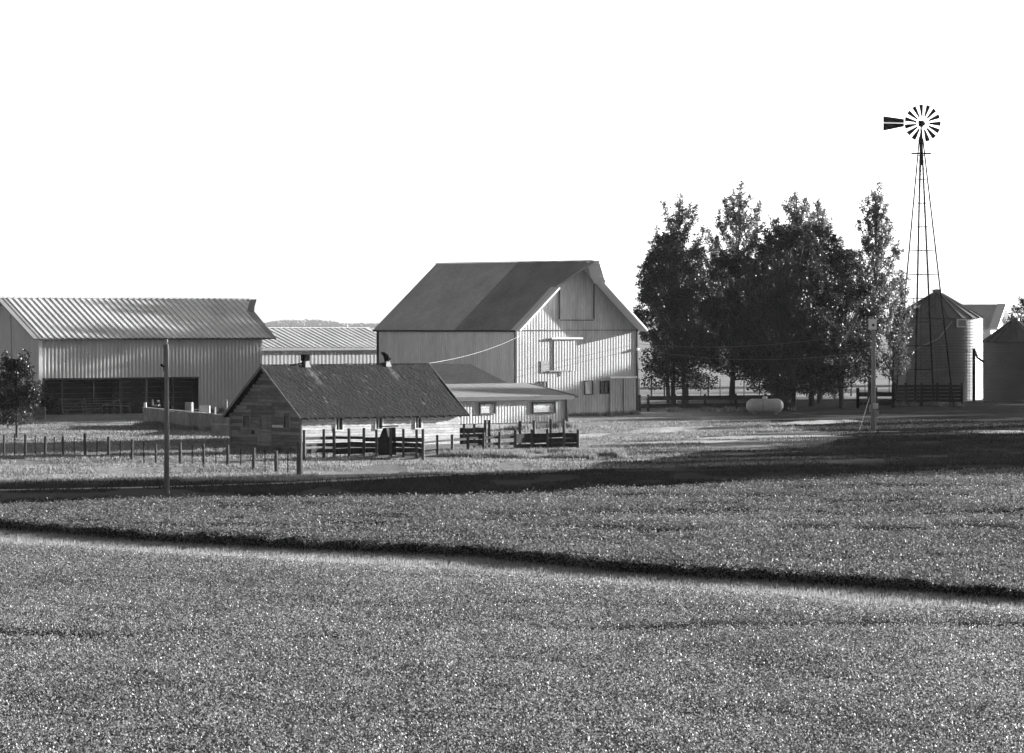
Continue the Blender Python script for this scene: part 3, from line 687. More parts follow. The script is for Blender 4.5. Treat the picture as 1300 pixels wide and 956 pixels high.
# ================================================================== LEFT MACHINE BARN
th=R(40); Um=Vector((math.cos(th),math.sin(th),0)); Gm=Vector((-math.sin(th),math.cos(th),0))
dB=306.0; Bc=Vector((gx(50,dB),dB,0))
kk=-(650-333)/F; Lm=(kk*Bc.y-Bc.x)/(Um.x-kk*Um.y)
kk=(8-650)/F; hwm=(kk*Bc.y-Bc.x)/(Gm.x-kk*Gm.y); Wm=2*hwm
Bm=Barn(Bc,Um,Gm,Lm,Wm,6.08,8.86)
mbn=thing('machine_barn','long pale metal barn with open machinery bay under ribbed bright roof','barn',tuple(Bc))
def um(px): k=(px-650)/F; return (k*Bc.y-Bc.x)/(Um.x-k*Um.y)
bay=(um(53),um(252),-.2,2.72)
nLm=-Gm; nGm=-Um
mb=MB(); ribbed(mb,Bc,Um,UPZ,nLm,0,Lm,lambda u:(0,Bm.he-.02),.34,.024,e=.28,duty=.5,holes=[bay]); mb.build('front_wall',M_siding2,mbn)
mb=MB(); ribbed(mb,Bc,Gm,UPZ,nGm,0,Wm,lambda u:(0,Bm.top(u)-.05),.33,.03,brk=[Wm/2]); mb.build('gable_wall',M_siding2,mbn)
mb=MB(); ribbed(mb,Bc+Um*Lm,Gm,UPZ,Um,0,Wm,lambda u:(0,Bm.top(u)-.05),.33,.03,brk=[Wm/2]); mb.build('gable_wall',M_siding2,mbn)
mb=MB(); ribbed(mb,Bc+Gm*Wm,Um,UPZ,Gm,0,Lm,lambda u:(0,Bm.he-.02),.33,.03); mb.build('back_wall',M_siding2,mbn)
mb=MB(); mb.box(Bc+Um*.04+nLm*.05+UPZ*3.0,.28,.1,6.0,Um,nLm); mb.build('corner_trim',M_trim,mbn)
def rkm(t): return .42+(1.0-.42)*(1-t) if t>.28 else .84+(2.2-.84)*(1-t/.28)
def rkm0(t): return .35
mb=MB(); closed_roof(mb,Bm,0,.62,rkm0,rkm,.56,.05); closed_roof(mb,Bm,1,.45,rkm0,rkm,.56,.05); mb.build('roof',M_troof,mbn)
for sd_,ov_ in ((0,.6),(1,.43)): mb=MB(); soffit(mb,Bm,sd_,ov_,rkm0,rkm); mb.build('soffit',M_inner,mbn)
for a_ in ((0,.62,rkm,1),(1,.45,rkm,1),(0,.62,rkm0,0),(1,.45,rkm0,0)): mb=MB(); raketrim(mb,Bm,*a_,.11,.05,lift=.03); mb.build('rake_trim',M_siding3,mbn)
rise=Bm.ha-Bm.he; s_=math.hypot(rise,Wm/2); d=Vector((0,0,-rise/s_))-Gm*(Wm/2/s_); e=Bc+Gm*Wm/2+UPZ*(Bm.ha+.02)+d*(s_+.62)
mb=MB(); mb.bar(e-Um*.35,e+Um*(Lm+.42),.05,.12); mb.build('eave_board',M_dtrim,mbn)
e=Bc+Gm*Wm/2+UPZ*(Bm.ha+.15); mb=MB(); mb.bar(e-Um*.35,e+Um*(Lm+2.2),.3,.04); mb.build('ridge_cap',M_troof,mbn)
mb=MB(); plate(mb,Bc,Um,nLm,bay[0],bay[1],2.66,2.8,.06,.06); mb.build('bay_header',M_dtrim,mbn)
for px in (81,121,155,188,222): 
    p=Bc+Um*um(px)-nLm*.25; mb=MB(); mb.box(p+UPZ*1.4,.16 if px!=155 else .3,.16,2.9,Um,Gm); mb.build('bay_post',M_post if px!=188 else M_board,mbn)
# interior partition of boards, part way back
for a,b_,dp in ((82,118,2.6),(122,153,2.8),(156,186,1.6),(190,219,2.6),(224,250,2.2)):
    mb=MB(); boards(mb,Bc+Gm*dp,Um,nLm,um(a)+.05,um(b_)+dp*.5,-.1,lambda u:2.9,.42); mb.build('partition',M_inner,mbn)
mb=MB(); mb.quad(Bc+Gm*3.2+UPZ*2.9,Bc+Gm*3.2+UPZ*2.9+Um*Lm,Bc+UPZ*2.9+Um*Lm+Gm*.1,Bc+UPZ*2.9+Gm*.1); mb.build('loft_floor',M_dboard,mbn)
mb=MB(); plate(mb,Bc,Um,nLm,um(81.5),um(82.5),4.0,4.12,.09,.03)
mb.build('wall_bracket',M_dtrim,mbn)
mb=MB(); mb.tube([Bc+Gm*3.9+nGm*.1+UPZ*7.6,Bc+Gm*3.7+nGm*.15+UPZ*7.0,Bc+Gm*3.7+nGm*.12+UPZ*4.0],.022,6); mb.build('vent_pipe',M_dtrim,mbn)
# gates and implements in the bay
def gate(px0,px1,dp,h,lab,nb=5,tilt=0.3):
    p=Bc+Um*um(px0)+nLm*dp; q=Bc+Um*um(px1)+nLm*dp
    g=thing('farm_gate',lab,'gate',tuple(p),'steel farm gates leaning in the machinery bay'); tl=nLm*-tilt
    mb=MB(); mb.tube([p,p+UPZ*h+tl],.03,6); mb.build('stile',M_steel,g); mb=MB(); mb.tube([q,q+UPZ*h+tl],.03,6); mb.build('stile',M_steel,g)
    for i in range(nb):
        f=(i+.3)/(nb-.3); mb=MB(); mb.tube([p+(UPZ*h+tl)*f,q+(UPZ*h+tl)*f],.022,6); mb.build('rail',M_steel,g)
    mb=MB(); mb.tube([p,q+UPZ*h+tl],.02,6); mb.build('brace',M_steel,g)
gate(78,108,.25,1.25,'steel farm gate leaning left in the open bay near the small tree')
gate(102,150,.45,1.1,'wide steel farm gate leaning in the middle of the open bay',6)
rk_=thing('hay_rake','low dark hay rake with spoked wheels parked at the open bay','farm implement',tuple(Bc+Um*um(138)+nLm*.9))
for i,px in enumerate((124,131,139,147)):
    c=Bc+Um*um(px)+nLm*(.8+.15*i)+UPZ*.5; mb=MB(); n_=16; ax=(Um*.6+nLm*.8).normalized(); t1=ax.cross(UPZ).normalized()
    pts=[c+t1*math.cos(2*PI*j/n_)*.48+UPZ*math.sin(2*PI*j/n_)*.48 for j in range(n_+1)]; mb.tube(pts,.02,5,cap=False)
    for j in range(0,n_,2): mb.bar(c,pts[j],.018)
    mb.lathe(c-ax*.05,[(0,0),(.08,0),(.08,.1),(0,.1)],8,ax); mb.build('rake_wheel',M_dmetal,rk_)
mb=MB(); mb.tube([Bc+Um*um(120)+nLm*1.1+UPZ*.75,Bc+Um*um(150)+nLm*1.5+UPZ*.62],.05,6); mb.tube([Bc+Um*um(120)+nLm*1.1+UPZ*.75,Bc+Um*um(118)+nLm*1.2],.03,6); mb.tube([Bc+Um*um(150)+nLm*1.5+UPZ*.62,Bc+Um*um(151)+nLm*1.6],.03,6); mb.build('frame',M_steel,rk_)
# ================================================================== MIDDLE BARN
Bc2=Vector((-23.5,334,0)); kk=(492-650)/F; 
L2=(kk*Bc2.y-Bc2.x)/(Um.x-kk*Um.y)
B2=Barn(Bc2,Um,Gm,L2+1.5,10,4.95,6.5)
b2=thing('middle_barn','low barn with streaked ribbed roof between the two larger barns','barn',tuple(Bc2))
for (O_,U_,n_,ln,f,nm) in ((Bc2,Um,-Gm,B2.L,lambda u:(0,B2.he-.02),'front_wall'),(Bc2,Gm,-Um,B2.W,lambda u:(0,B2.top(u)-.05),'gable_wall'),(Bc2+Um*B2.L,Gm,Um,B2.W,lambda u:(0,B2.top(u)-.05),'gable_wall'),(Bc2+Gm*B2.W,Um,Gm,B2.L,lambda u:(0,B2.he-.02),'back_wall')):
    mb=MB(); ribbed(mb,O_,U_,UPZ,n_,0,ln,f,.40,.010,e=.28,duty=.5,brk=[B2.W/2]); mb.build(nm,M_siding3,b2)
mb=MB(); closed_roof(mb,B2,0,.3,rkm0,rkm0,.62,.045); closed_roof(mb,B2,1,.3,rkm0,rkm0,.62,.045); mb.build('roof',M_troof,b2)
rise=B2.ha-B2.he; s_=math.hypot(rise,5); d=Vector((0,0,-rise/s_))-Gm*(5/s_); e=Bc2+Gm*5+UPZ*(B2.ha-.03)+d*(s_+.32)
mb=MB(); mb.bar(e-Um*.3,e+Um*(B2.L+.3),.06,.22); mb.build('eave_board',M_siding3,b2)
e=Bc2+Gm*5+UPZ*(B2.ha+.13); mb=MB(); mb.bar(e-Um*.3,e+Um*(B2.L+.3),.4,.05); mb.build('ridge_cap',M_trim,b2)
# ================================================================== CONCRETE BUNKER WALL and clutter
pA=Vector((gx(181,273),273,0)); pB=Vector((gx(300,256),256,0)); dv=(pB-pA).normalized(); nv=Vector((dv.y,-dv.x,0)); Lw=(pB-pA).length
bw=thing('concrete_wall','low weathered concrete wall with uneven top left of the wooden shed','wall',tuple(pA))
mb=MB(); nseg=12; 
for i in range(nseg):
    a=Lw*i/nseg; b_=Lw*(i+1)/nseg; h0=1.22-.13*min(1,i/5)+.02*math.sin(i); h1=1.22-.13*min(1,(i+1)/5)+.02*math.sin(i+1)
    P=[pA+dv*a,pA+dv*(b_-.008),pA+dv*(b_-.008)+(-nv)*.2,pA+dv*a-nv*.2]
    mb.hexa([p-UPZ*.2 for p in P],[P[0]+UPZ*h0,P[1]+UPZ*h1,P[2]+UPZ*h1,P[3]+UPZ*h0])
mb.build('wall_panel',M_conc,bw)
mb=MB(); mb.bar(pA+UPZ*1.26-nv*.1,pA+dv*Lw*.7+UPZ*1.12-nv*.1,.3,.05); mb.build('capping',mat('pale_capping',.35,.8,.2,1),bw)
mb=MB(); p=Vector((gx(268,247),247,0)); mb.hexa([p-UPZ*.2,p+Vector((4.2,-1.5,-.2)),p+Vector((4.2,-1.2,-.2)),p+Vector((0,.3,-.2))],[p+UPZ*.78,p+Vector((4.2,-1.5,.78)),p+Vector((4.2,-1.2,.78)),p+Vector((0,.3,.78))])
tag(mb.build('concrete_block_wall',M_conc),'short low concrete wall stub beside the shed gable','wall')
def stub(px,dd,z0,w,h,lab,m=M_trim,name='wooden_stake'):
    p=Vector((gx(px,dd),dd,0)); mb=MB(); mb.hexa([p+Vector((a*w,b_*w,z0)) for a,b_ in ((-.5,-.5),(.5,-.5),(.5,.5),(-.5,.5))],[p+Vector((a*w*.85+.01,b_*w*.85,z0+h)) for a,b_ in ((-.5,-.5),(.5,-.5),(.5,.5),(-.5,.5))])
    return tag(mb.build(name,m),lab,'stake' if name=='wooden_stake' else 'container')
stub(184,272.9,1.0,.2,.6,'short pale stub standing on the left end of the concrete wall')
stub(288,262,.0,.07,1.95,'thin white stake beyond the concrete wall near the shed roof')
stub(273,263,.0,.1,1.5,'short white stake behind the concrete wall')
def crate(px,dd,w,h,z,lab,m):
    p=Vector((gx(px,dd),dd,z)); t=thing('crate',lab,'crate',tuple(p)); mb=MB()
    for i in range(3):
        for sgn in (-1,1):
            mb.box(p+Vector((0,sgn*w*.35,h*(i+.5)/3)),w,.03,h/3-.03); mb.box(p+Vector((sgn*w*.5,0,h*(i+.5)/3)),.03,w*.66,h/3-.03)
    mb.box(p+Vector((0,0,.02)),w*.96,w*.64,.03); mb.build('slats',m,t)
    mb=MB()
    for a in (-1,1):
        for b_ in (-1,1): mb.box(p+Vector((a*w*.47,b_*w*.32,h/2)),.05,.05,h)
    mb.build('corner_posts',m,t)
crate(260,268,.65,1.5,0,'pale crate behind the concrete wall against the barn',M_wboard)
crate(51,290,.7,.95,0,'grey slatted crate beside the small dark tree at the left',M_board)
mb=MB(); p=Vector((gx(240,285),285,0)); mb.lathe(p,[(0,0),(.29,0),(.29,.05),(.3,.3),(.29,.32),(.3,.6),(.29,.62),(.29,.88),(0,.88)],20)
tag(mb.build('steel_drum',M_siding3,smooth=False),'dark round steel drum standing in the open bay behind the wall','drum').location.z=.5
# tractor-ish cart near pole behind the wall
ct=thing('utility_cart','small dark utility cart with bright lamp behind the concrete wall','cart',(gx(206,284),284,0))
c0=Vector((gx(206,284),284,0)); mb=MB(); mb.box(c0+UPZ*.85,1.5,.9,.35); mb.hexa([c0+Vector((.2,-.4,1.02)),c0+Vector((.75,-.4,1.02)),c0+Vector((.75,.4,1.02)),c0+Vector((.2,.4,1.02))],[c0+Vector((.3,-.3,1.25)),c0+Vector((.65,-.3,1.2)),c0+Vector((.65,.3,1.2)),c0+Vector((.3,.3,1.25))]); mb.build('body',M_dmetal,ct)
for sx in (-.55,.6):
    for sy in (-.5,.5):
        mb=MB(); mb.lathe(c0+Vector((sx,sy-.09,.38)),[(.1,0),(.3,0),(.38,.03),(.38,.15),(.3,.18),(.1,.18),(.1,0)],18,(0,1,0)); mb.build('wheel',M_dmetal,ct)
mb=MB(); mb.tube([c0+Vector((-.1,0,1.0)),c0+Vector((-.25,0,1.45)),c0+Vector((-.45,0,1.5))],.03,6); mb.build('steering_column',M_steel,ct)
mb=MB(); mb.box(c0+Vector((-.45,-.1,1.18)),.45,.6,.1); mb.box(c0+Vector((-.68,-.1,1.4)),.08,.6,.4); mb.build('seat',M_siding3,ct)
mb=MB(); mb.lathe(c0+Vector((-.25,-.3,1.5)),[(0,-.08),(.07,-.05),(.09,0),(.07,.05),(0,.08)],12); mb.build('lamp',M_trim,ct)
# ================================================================== FENCES
def wirefence(name,label,pts,tposts,top,m=M_post,step=.3,rows=8,pw=.11):
    """pts: (px, base_py, top_py, width)"""
    P=[(Vector((gx(px,gd(b)),gd(b),0)),(b-t)/F*gd(b),w) for px,b,t,w in pts]
    t=thing(name,label,'fence',tuple(P[0][0]))
    for p,h,w in P:
        g=float(gz(p.x,p.y)); mb=MB(); lean=random.uniform(-.04,.04); mb.tube([p+UPZ*(g-.2),p+UPZ*(g+h)+X1*lean],[w/2,w*.45],7); mb.build('post',m,t)
    mb=MB(); mt=MB()
    for (p,h,w),(q,h2,w2) in zip(P[:-1],P[1:]):
        l=(q-p).length; n=max(1,int(l/step))
        for r in range(rows):
            f=.08+.84*r/(rows-1); mb.bar(p+UPZ*min(1.15,h)*f,q+UPZ*min(1.15,h2)*f,.009)
        for i in range(1,n):
            a=p.lerp(q,i/n); mb.bar(a+UPZ*.05,a+UPZ*min(1.1,h*.9),.007)
        if tposts:
            c=p.lerp(q,.5); tp=MB(); tp.bar(c-UPZ*.1,c+UPZ*min(h,h2)*.95,.045); tp.build('steel_post',M_dmetal,t)
    mb.build('wire_mesh',M_wire,t)
    return t
wirefence('wire_fence','long woven wire fence on wooden posts crossing the grass at left',
  [(-22,577,548,.14),(5,577,549,.13),(32,578,549,.16),(57,578,552,.17),(80,579,554,.14),(108,580,552,.15),(138,583,556,.17),(167,585,559,.16),(198,587,560,.13),(229,590,562,.17),(259,592,564,.16),(289,594,567,.17),(322,597,569,.18),(351,600,570,.18),(380,603,561,.3)],True,1.2)
# corral
cr=thing('board_corral','dark board corral fence with posts in front of the wooden shed','fence',(gx(383,215),213,0))
def boardrun(pts,rails,parent,m=M_dboard,pw=.13,ph=1.35,solid=False):
    """pts list (px, depth); rails list of (z,h)"""
    P=[Vector((gx(px,dp),dp,0)) for px,dp in pts]
    for p in P: mb=MB(); mb.box(p+UPZ*(ph/2-.1)+UPZ*random.uniform(-.04,.06),pw,pw,ph+.2,X1+Vector((0,random.uniform(-.3,.3),0))); mb.build('post',M_post,parent)
    for p,q in zip(P[:-1],P[1:]):
        for z,h in rails:
            mb=MB(); o=Vector((0,.09,0)); mb.bar(p+UPZ*(z+random.uniform(-.03,.03))+o,q+UPZ*(z+random.uniform(-.03,.03))+o,.035,h*random.uniform(.9,1.05)); mb.build('rail',m,parent)
boardrun([(386,205),(411,206.5),(424,207)],[(1.05,.16),(.72,.2),(.42,.2)],cr,ph=1.55)
boardrun([(424,207),(443,207.5),(462,208)],[(1.05,.16),(.70,.28),(.36,.3)],cr,ph=1.5)
boardrun([(462,208),(478,208),(496,208),(512,207.5),(529,207),(537,206)],[(.95,.24),(.68,.24),(.41,.24)],cr,ph=1.5)
boardrun([(537,206),(555,208.5),(574,211),(594,213),(614,214),(634,215),(654,216)],[(.20,.12),(.52,.14),(.85,.12)],cr,ph=1.15)
boardrun([(654,216),(675,217),(695,217.5),(716,218),(734,218)],[(.9,.26),(.62,.26),(.34,.26)],cr,ph=1.2)
boardrun([(548,221),(560,221.5),(574,222),(589,222.5),(602,223),(616,223.5)],[(1.0,.3),(.68,.3),(.36,.3)],cr,ph=1.35)
boardrun([(616,223.5),(621,224)],[(1.0,.2)],cr,ph=1.55); boardrun([(660,226),(678,227),(699,228),(716,229)],[(.25,.08)],cr,ph=1.5)
# trough / feeder by the shed wall
hs=thing('cattle_feeder','dark slope-sided cattle feeder with pale end panel by the shed wall','feeder',(gx(490,211),211,0))
c0=Vector((gx(490,211),211,0)); mb=MB(); mb.hexa([c0+Vector((-.75,-.4,-.1)),c0+Vector((.55,-.4,-.1)),c0+Vector((.55,.5,-.1)),c0+Vector((-.75,.5,-.1))],[c0+Vector((-.15,-.3,1.45)),c0+Vector((.5,-.3,1.5)),c0+Vector((.5,.4,1.5)),c0+Vector((-.15,.4,1.45))]); mb.build('hopper',M_dboard,hs)
mb=MB(); mb.hexa([c0+Vector((.22,-.47,.6)),c0+Vector((.42,-.47,.6)),c0+Vector((.42,-.43,.6)),c0+Vector((.22,-.43,.6))],[c0+Vector((.02,-.47,1.5)),c0+Vector((.16,-.47,1.5)),c0+Vector((.16,-.43,1.5)),c0+Vector((.02,-.43,1.5))]); mb.build('brace',M_trim,hs)
mb=MB(); mb.bar(c0+Vector((-.35,-.1,1.55)),c0+Vector((.65,-.1,1.58)),.7,.05); mb.build('lid',M_dmetal,hs)
# board fences right
bf=thing('board_fence','dark two-rail board fence from the hay barn to the gas tank','fence',(gx(815,317),317,0))
def rails2(pts,rails,par,pw=.2,ph=1.4,m=M_dboard):
    P=[Vector((gx(px,dp),dp,0)) for px,dp in pts]
    for p in P: mb=MB(); mb.box(p+UPZ*(ph/2-.1),pw,pw,ph+.2); mb.build('post',m,par)
    for p,q in zip(P[:-1],P[1:]):
        for z,h in rails: mb=MB(); mb.bar(p+UPZ*z-Vector((0,.12,0)),q+UPZ*z-Vector((0,.12,0)),.05,h); mb.build('rail',m,par)
rails2([(812,314),(823,315),(857,316),(895,317),(934,318),(972,319),(1008,320)],[(1.12,.34),(.52,.34)],bf)
bf2=thing('board_fence','dark two-rail board fence behind the yard pole, left of the windmill','fence',(gx(1089,330),330,0))
rails2([(1089,330),(1112,331),(1134,331)],[(1.15,.36),(.4,.3)],bf2,ph=1.7,pw=.24)
pen=thing('loading_pen','dark close-boarded livestock pen at the foot of the windmill','pen',(gx(1180,338),338,0))
rails2([(1134,336),(1150,337),(1170,338),(1190,338),(1206,338),(1221,338)],[(1.72,.22),(1.42,.24),(1.12,.24),(.82,.24),(.5,.24)],pen,ph=2.0,pw=.18)
rails2([(1134,336),(1136,343)],[(1.6,.3),(1.1,.3)],pen,ph=1.9)
wf=wirefence('wire_fence','far wire fence on thin posts across the hay field behind the trees',
   [(px+random.uniform(-3,3),503,480+random.uniform(-2,2),random.choice([.1,.12,.2])) for px in range(812,1135,15)],False,1.6,step=.45,rows=6)
# ================================================================== PROPANE TANK
dT=309; c=Vector((gx(971,dT),dT,.66)); tk=thing('propane_tank','pale rounded propane tank lying on feet beneath the dark trees','tank',(c.x,c.y,0))
ax=Vector((1,.12,0)).normalized(); l=2.05; r=.53
prof=[(0,-l/2-.42),(.2,-l/2-.4),(.36,-l/2-.3),(.48,-l/2-.15),(r,-l/2)]+[(r,l/2)]+[(.48,l/2+.15),(.36,l/2+.3),(.2,l/2+.4),(0,l/2+.42)]
mb=MB(); mb.lathe(c,prof,28,ax); mb.build('vessel',M_tank,tk,smooth=True)
mb=MB(); mb.lathe(c-ax*.25,[(r,0),(r+.012,0),(r+.012,.04),(r,.04)],28,ax); mb.build('band',M_steel,tk)
mb=MB(); mb.lathe(c+UPZ*(r-.03),[(.2,0),(.2,.14),(.16,.2),(0,.22)],16); mb.build('valve_dome',M_tank,tk)
for s_ in (-.8,.8): mb=MB(); mb.box(c+ax*s_-UPZ*.52,.14,.7,.36,ax); mb.build('foot',M_conc,tk)
mb=MB(); mb.tube([c+ax*.2+UPZ*(r+.0),c+ax*.3+UPZ*(r+.1),c+ax*.6+UPZ*(r+.02)],.03,6); mb.build('filler_pipe',M_dmetal,tk)
# ================================================================== POLES AND WIRES
pl=thing('utility_pole','tall bare utility pole standing in dark grass in front of the machine barn','utility pole',(gx(211.5,163),163,0))
p=Vector((gx(211.5,163),163,0)); mb=MB(); mb.tube([p-UPZ*.3,p+UPZ*3,p+UPZ*6.1],[.115,.10,.085],12); mb.build('pole',M_pole,pl,smooth=True)
mb=MB(); mb.lathe(p+UPZ*6.1,[(.02,0),(.02,.08),(.05,.1),(.055,.16),(.03,.2),(0,.2)],10); mb.build('insulator',M_cable,pl)
mb=MB(); mb.bar(p+UPZ*5.2-X1*.2,p+UPZ*5.2+X1*.03,.05); mb.lathe(p+UPZ*5.2-X1*.2,[(.02,0),(.05,.03),(.05,.08),(0,.12)],8); mb.build('side_bracket',M_dmetal,pl)
mb=MB(); mb.tube([p+UPZ*.1+Vector((.09,-.07,0)),p+UPZ*5.9+Vector((.07,-.05,0))],.012,5); mb.build('ground_wire',M_wire,pl)
mb=MB(); mb.bar(p+UPZ*5.0-X1*.12,p+UPZ*6.05-X1*.11,.03,.04); mb.build('cable_guard',M_dmetal,pl)
yp=thing('yard_light_pole','grey pole with square white light on top and meter box low down','utility pole',(gx(1109,261),261,0))
p=Vector((gx(1109,261),261,0)); mb=MB(); mb.tube([p-UPZ*.3,p+UPZ*3.2,p+UPZ*6.5],[.17,.15,.12],12); mb.build('pole',mat('pale_pole',.22,.8,.25,2,(3,3,.5),fine=.15,bscale=10),yp,smooth=True)
c=p+UPZ*6.88-X1*.06; mb=MB(); mb.box(c,.5,.3,.62); mb.box(c+UPZ*.34,.56,.36,.06); lf=mb.build('lamp_housing',M_trim,yp)
mb=MB(); mb.lathe(c-Vector((0,.16,0))+X1*.02+UPZ*-.02,[(0,.0),(.09,.0),(.09,.03),(0,.05)],12,(0,-1,0)); mb.build('lens',M_dtrim,lf)
mb=MB(); mb.box(p+Vector((.12,-.2,1.62)),.34,.16,.36); mb.lathe(p+Vector((.12,-.28,1.66)),[(0,.1),(.08,.08),(.1,0)],12,(0,-1,0)); mb.build('meter_box',M_tank,yp)
mb=MB(); mb.box(p+Vector((-.18,-.16,1.45)),.2,.14,.5); mb.box(p+Vector((.2,-.18,1.1)),.26,.12,.42); mb.build('switch_box',M_steel,yp)
mb=MB(); mb.tube([p+Vector((.1,-.15,0)),p+Vector((.1,-.15,3)),p+Vector((.08,-.12,6.3))],.03,6); mb.build('conduit',M_cable,yp)
mb=MB(); 
for q in ((gx(1078,262),262,0),(gx(1090,255),255,0)): mb.tube([p+UPZ*3.0,Vector(q)],.011,4)
mb.build('guy_wire',M_wire,yp)
def cable(name,a,b,sag,r,m,lab):
    pts=[]; a=Vector(a); b=Vector(b)
    for i in range(25): t=i/24; q=a.lerp(b,t); q.z-=sag*4*t*(1-t); pts.append(q)
    mb=MB(); mb.tube(pts,r,5); tag(mb.build(name,m),lab,'cable')
sr=K+Us*(L+.3)+Gs*W/2+UPZ*(ha+.15)
cable('overhead_cable',sr,C-Ud*.2+UPZ*6.2+Gd*.6,.3,.011,M_cable,'bright sunlit cable sagging from the wooden shed roof to the hay barn corner')
cable('overhead_cable',gp(B.W+.15,z_at(443,12)+.4,.15),p+UPZ*6.5,.6,.014,M_wire,'thin cable from the hay barn corner across the dark trees to the pole')
cable('overhead_cable',gp(B.W+.15,z_at(443,12),.15),p+UPZ*5.2,.7,.014,M_wire,'lower thin cable crossing the dark trees below the other one')
# ================================================================== WINDMILL
dW=345; wx=gx(1173.5,dW); base=Vector((wx,dW,0)); topc=Vector((gx(1169,dW),dW,H-(157-HZ)/F*dW))
wm=thing('windmill','tall steel farm windmill with dark bladed wheel and tail above the grain bin','windmill',tuple(base))
ph=R(12); zt_=topc.z-1.3; Rb=2.62; Rt=.16
def leg(i,z): 
    t=z/zt_; a=ph+i*PI/2; r=Rb+(Rt-Rb)*t; cx=base.lerp(Vector((topc.x,topc.y,0)),t); return Vector((cx.x+math.cos(a)*r,cx.y+math.sin(a)*r,z))
for i in range(4): mb=MB(); mb.bar(leg(i,-.2),leg(i,zt_),.11 if i in(0,2) else .14,.11); mb.build('leg',M_dmetal,wm)
zs=[1.0+i*2.04 for i in range(11)]
for z in zs:
    mb=MB()
    for i in range(4): mb.bar(leg(i,z),leg((i+1)%4,z),.05)
    mb.build('cross_girt',M_dmetal,wm)
mb=MB()
for a,b_ in zip(zs[:-1],zs[1:]):
    for i in range(4): mb.bar(leg(i,a),leg((i+1)%4,b_),.011); mb.bar(leg((i+1)%4,a),leg(i,b_),.011)
mb.build('brace_rods',M_dmetal,wm)
zp=H-(195-HZ)/F*dW; mb=MB(); cxp=base.lerp(Vector((topc.x,topc.y,0)),zp/zt_); mb.box(Vector((cxp.x,cxp.y,zp)),1.65,1.2,.09); mb.build('platform',M_dmetal,wm)
mb=MB(); mb.tube([Vector((cxp.x,cxp.y,zp-19)),topc-UPZ*.3],.025,6); mb.build('pump_rod',M_dmetal,wm)
ld=MB(); 
for z0 in np.arange(.5,zp,.42):
    a=leg(0,z0).lerp(leg(1,z0),.25); b_=leg(0,z0).lerp(leg(1,z0),.25)+Vector((-.36,-.05,0)); 
    a2=leg(0,min(z0+.42,zp)).lerp(leg(1,min(z0+.42,zp)),.25); ld.bar(a,b_,.010); ld.bar(a,a2,.012); ld.bar(b_,a2+Vector((-.36,-.05,0)),.012)
ld.build('ladder',M_dmetal,wm)
mb=MB(); mb.tube([Vector((topc.x,topc.y,zt_-2.3)),topc],[.09,.07],8); mb.build('mast',M_dmetal,wm)
wa=Vector((math.sin(R(10)),-math.cos(R(10)),0)); wr=Vector((math.cos(R(10)),math.sin(R(10)),0))
hub=topc+wa*.45
mb=MB(); mb.lathe(hub-wa*.1,[(0,0),(.12,0),(.12,.2),(.06,.26),(0,.26)],14,wa); wheel=mb.build('wheel_hub',M_dmetal,wm)
Rw=1.6
for k in range(15):
    a=R(90+5-24*k); rd_=wr*math.cos(a)+UPZ*math.sin(a); tn=wr*-math.sin(a)+UPZ*math.cos(a)
    mb=MB(); pr=[]
    for (r,w) in ((.58,.14),(1.1,.29),(Rw,.43)):
        row=[]
        for s_ in (-1,-.33,.33,1):
            row.append(hub+rd_*r+tn*(s_*w/2)*.92+wa*(s_*w/2*.3+.03*(1-s_*s_)))
        pr.append(row)
    th_=wa*.012
    for i in range(2):
        for j in range(3):
            mb.hexa([pr[i][j],pr[i][j+1],pr[i+1][j+1],pr[i+1][j]],[pr[i][j]+th_,pr[i][j+1]+th_,pr[i+1][j+1]+th_,pr[i+1][j]+th_])
    mb.build('blade',M_dmetal,wheel)
mb=MB()
for rr in (.62,1.28):
    pts=[hub-wa*.04+wr*math.cos(2*PI*j/40)*rr+UPZ*math.sin(2*PI*j/40)*rr for j in range(41)]; mb.tube(pts,.009,4,cap=False)
for k in range(5):
    a=R(90+17-72*k); mb.bar(hub,hub+(wr*math.cos(a)+UPZ*math.sin(a))*1.3,.012)
mb.build('rim',M_cable,wheel)
mb=MB(); g=topc; mb.hexa([g+Vector((-.2,-.35,-.22)),g+Vector((.14,-.35,-.3)),g+Vector((.14,.3,-.3)),g+Vector((-.2,.3,-.22))],[g+Vector((-.22,-.35,.25)),g+Vector((.2,-.35,.22)),g+Vector((.2,.3,.22)),g+Vector((-.22,.3,.25))])
mb.lathe(g+Vector((.12,-.35,-.02)),[(0,0),(.2,0),(.2,.6),(0,.6)],14,(0,1,0)); mb.build('gearbox',M_dmetal,wm)
tv=Vector((-.97,.24,.03)).normalized(); v0=topc+Vector((-.1,.3,.05))
mb=MB(); mb.tube([v0,v0+tv*3.1],.03,6); tl=mb.build('tail_arm',M_steel,wm)
mb=MB(); nn=tv.cross(UPZ).normalized()*.01
for (za,zb,zc,zd) in ((.03,.32,.03,.55),(-.32,-.05,-.72,-.05)):
    a=v0+tv*1.35; b_=v0+tv*3.15
    mb.hexa([a+UPZ*za-nn,b_+UPZ*zc-nn,b_+UPZ*zd-nn,a+UPZ*zb-nn],[a+UPZ*za+nn,b_+UPZ*zc+nn,b_+UPZ*zd+nn,a+UPZ*zb+nn])
mb.build('tail_vane',M_dmetal,tl)
mb=MB(); pts=[hub+wa*.05-wr*.62+wr*math.cos(t)*.13+UPZ*(math.sin(t)*.13-.05) for t in np.linspace(0,2*PI,17)]; mb.tube(pts,.02,5,cap=False); mb.bar(hub-wr*.48,hub,.03); mb.build('furl_ring',M_steel,wm)
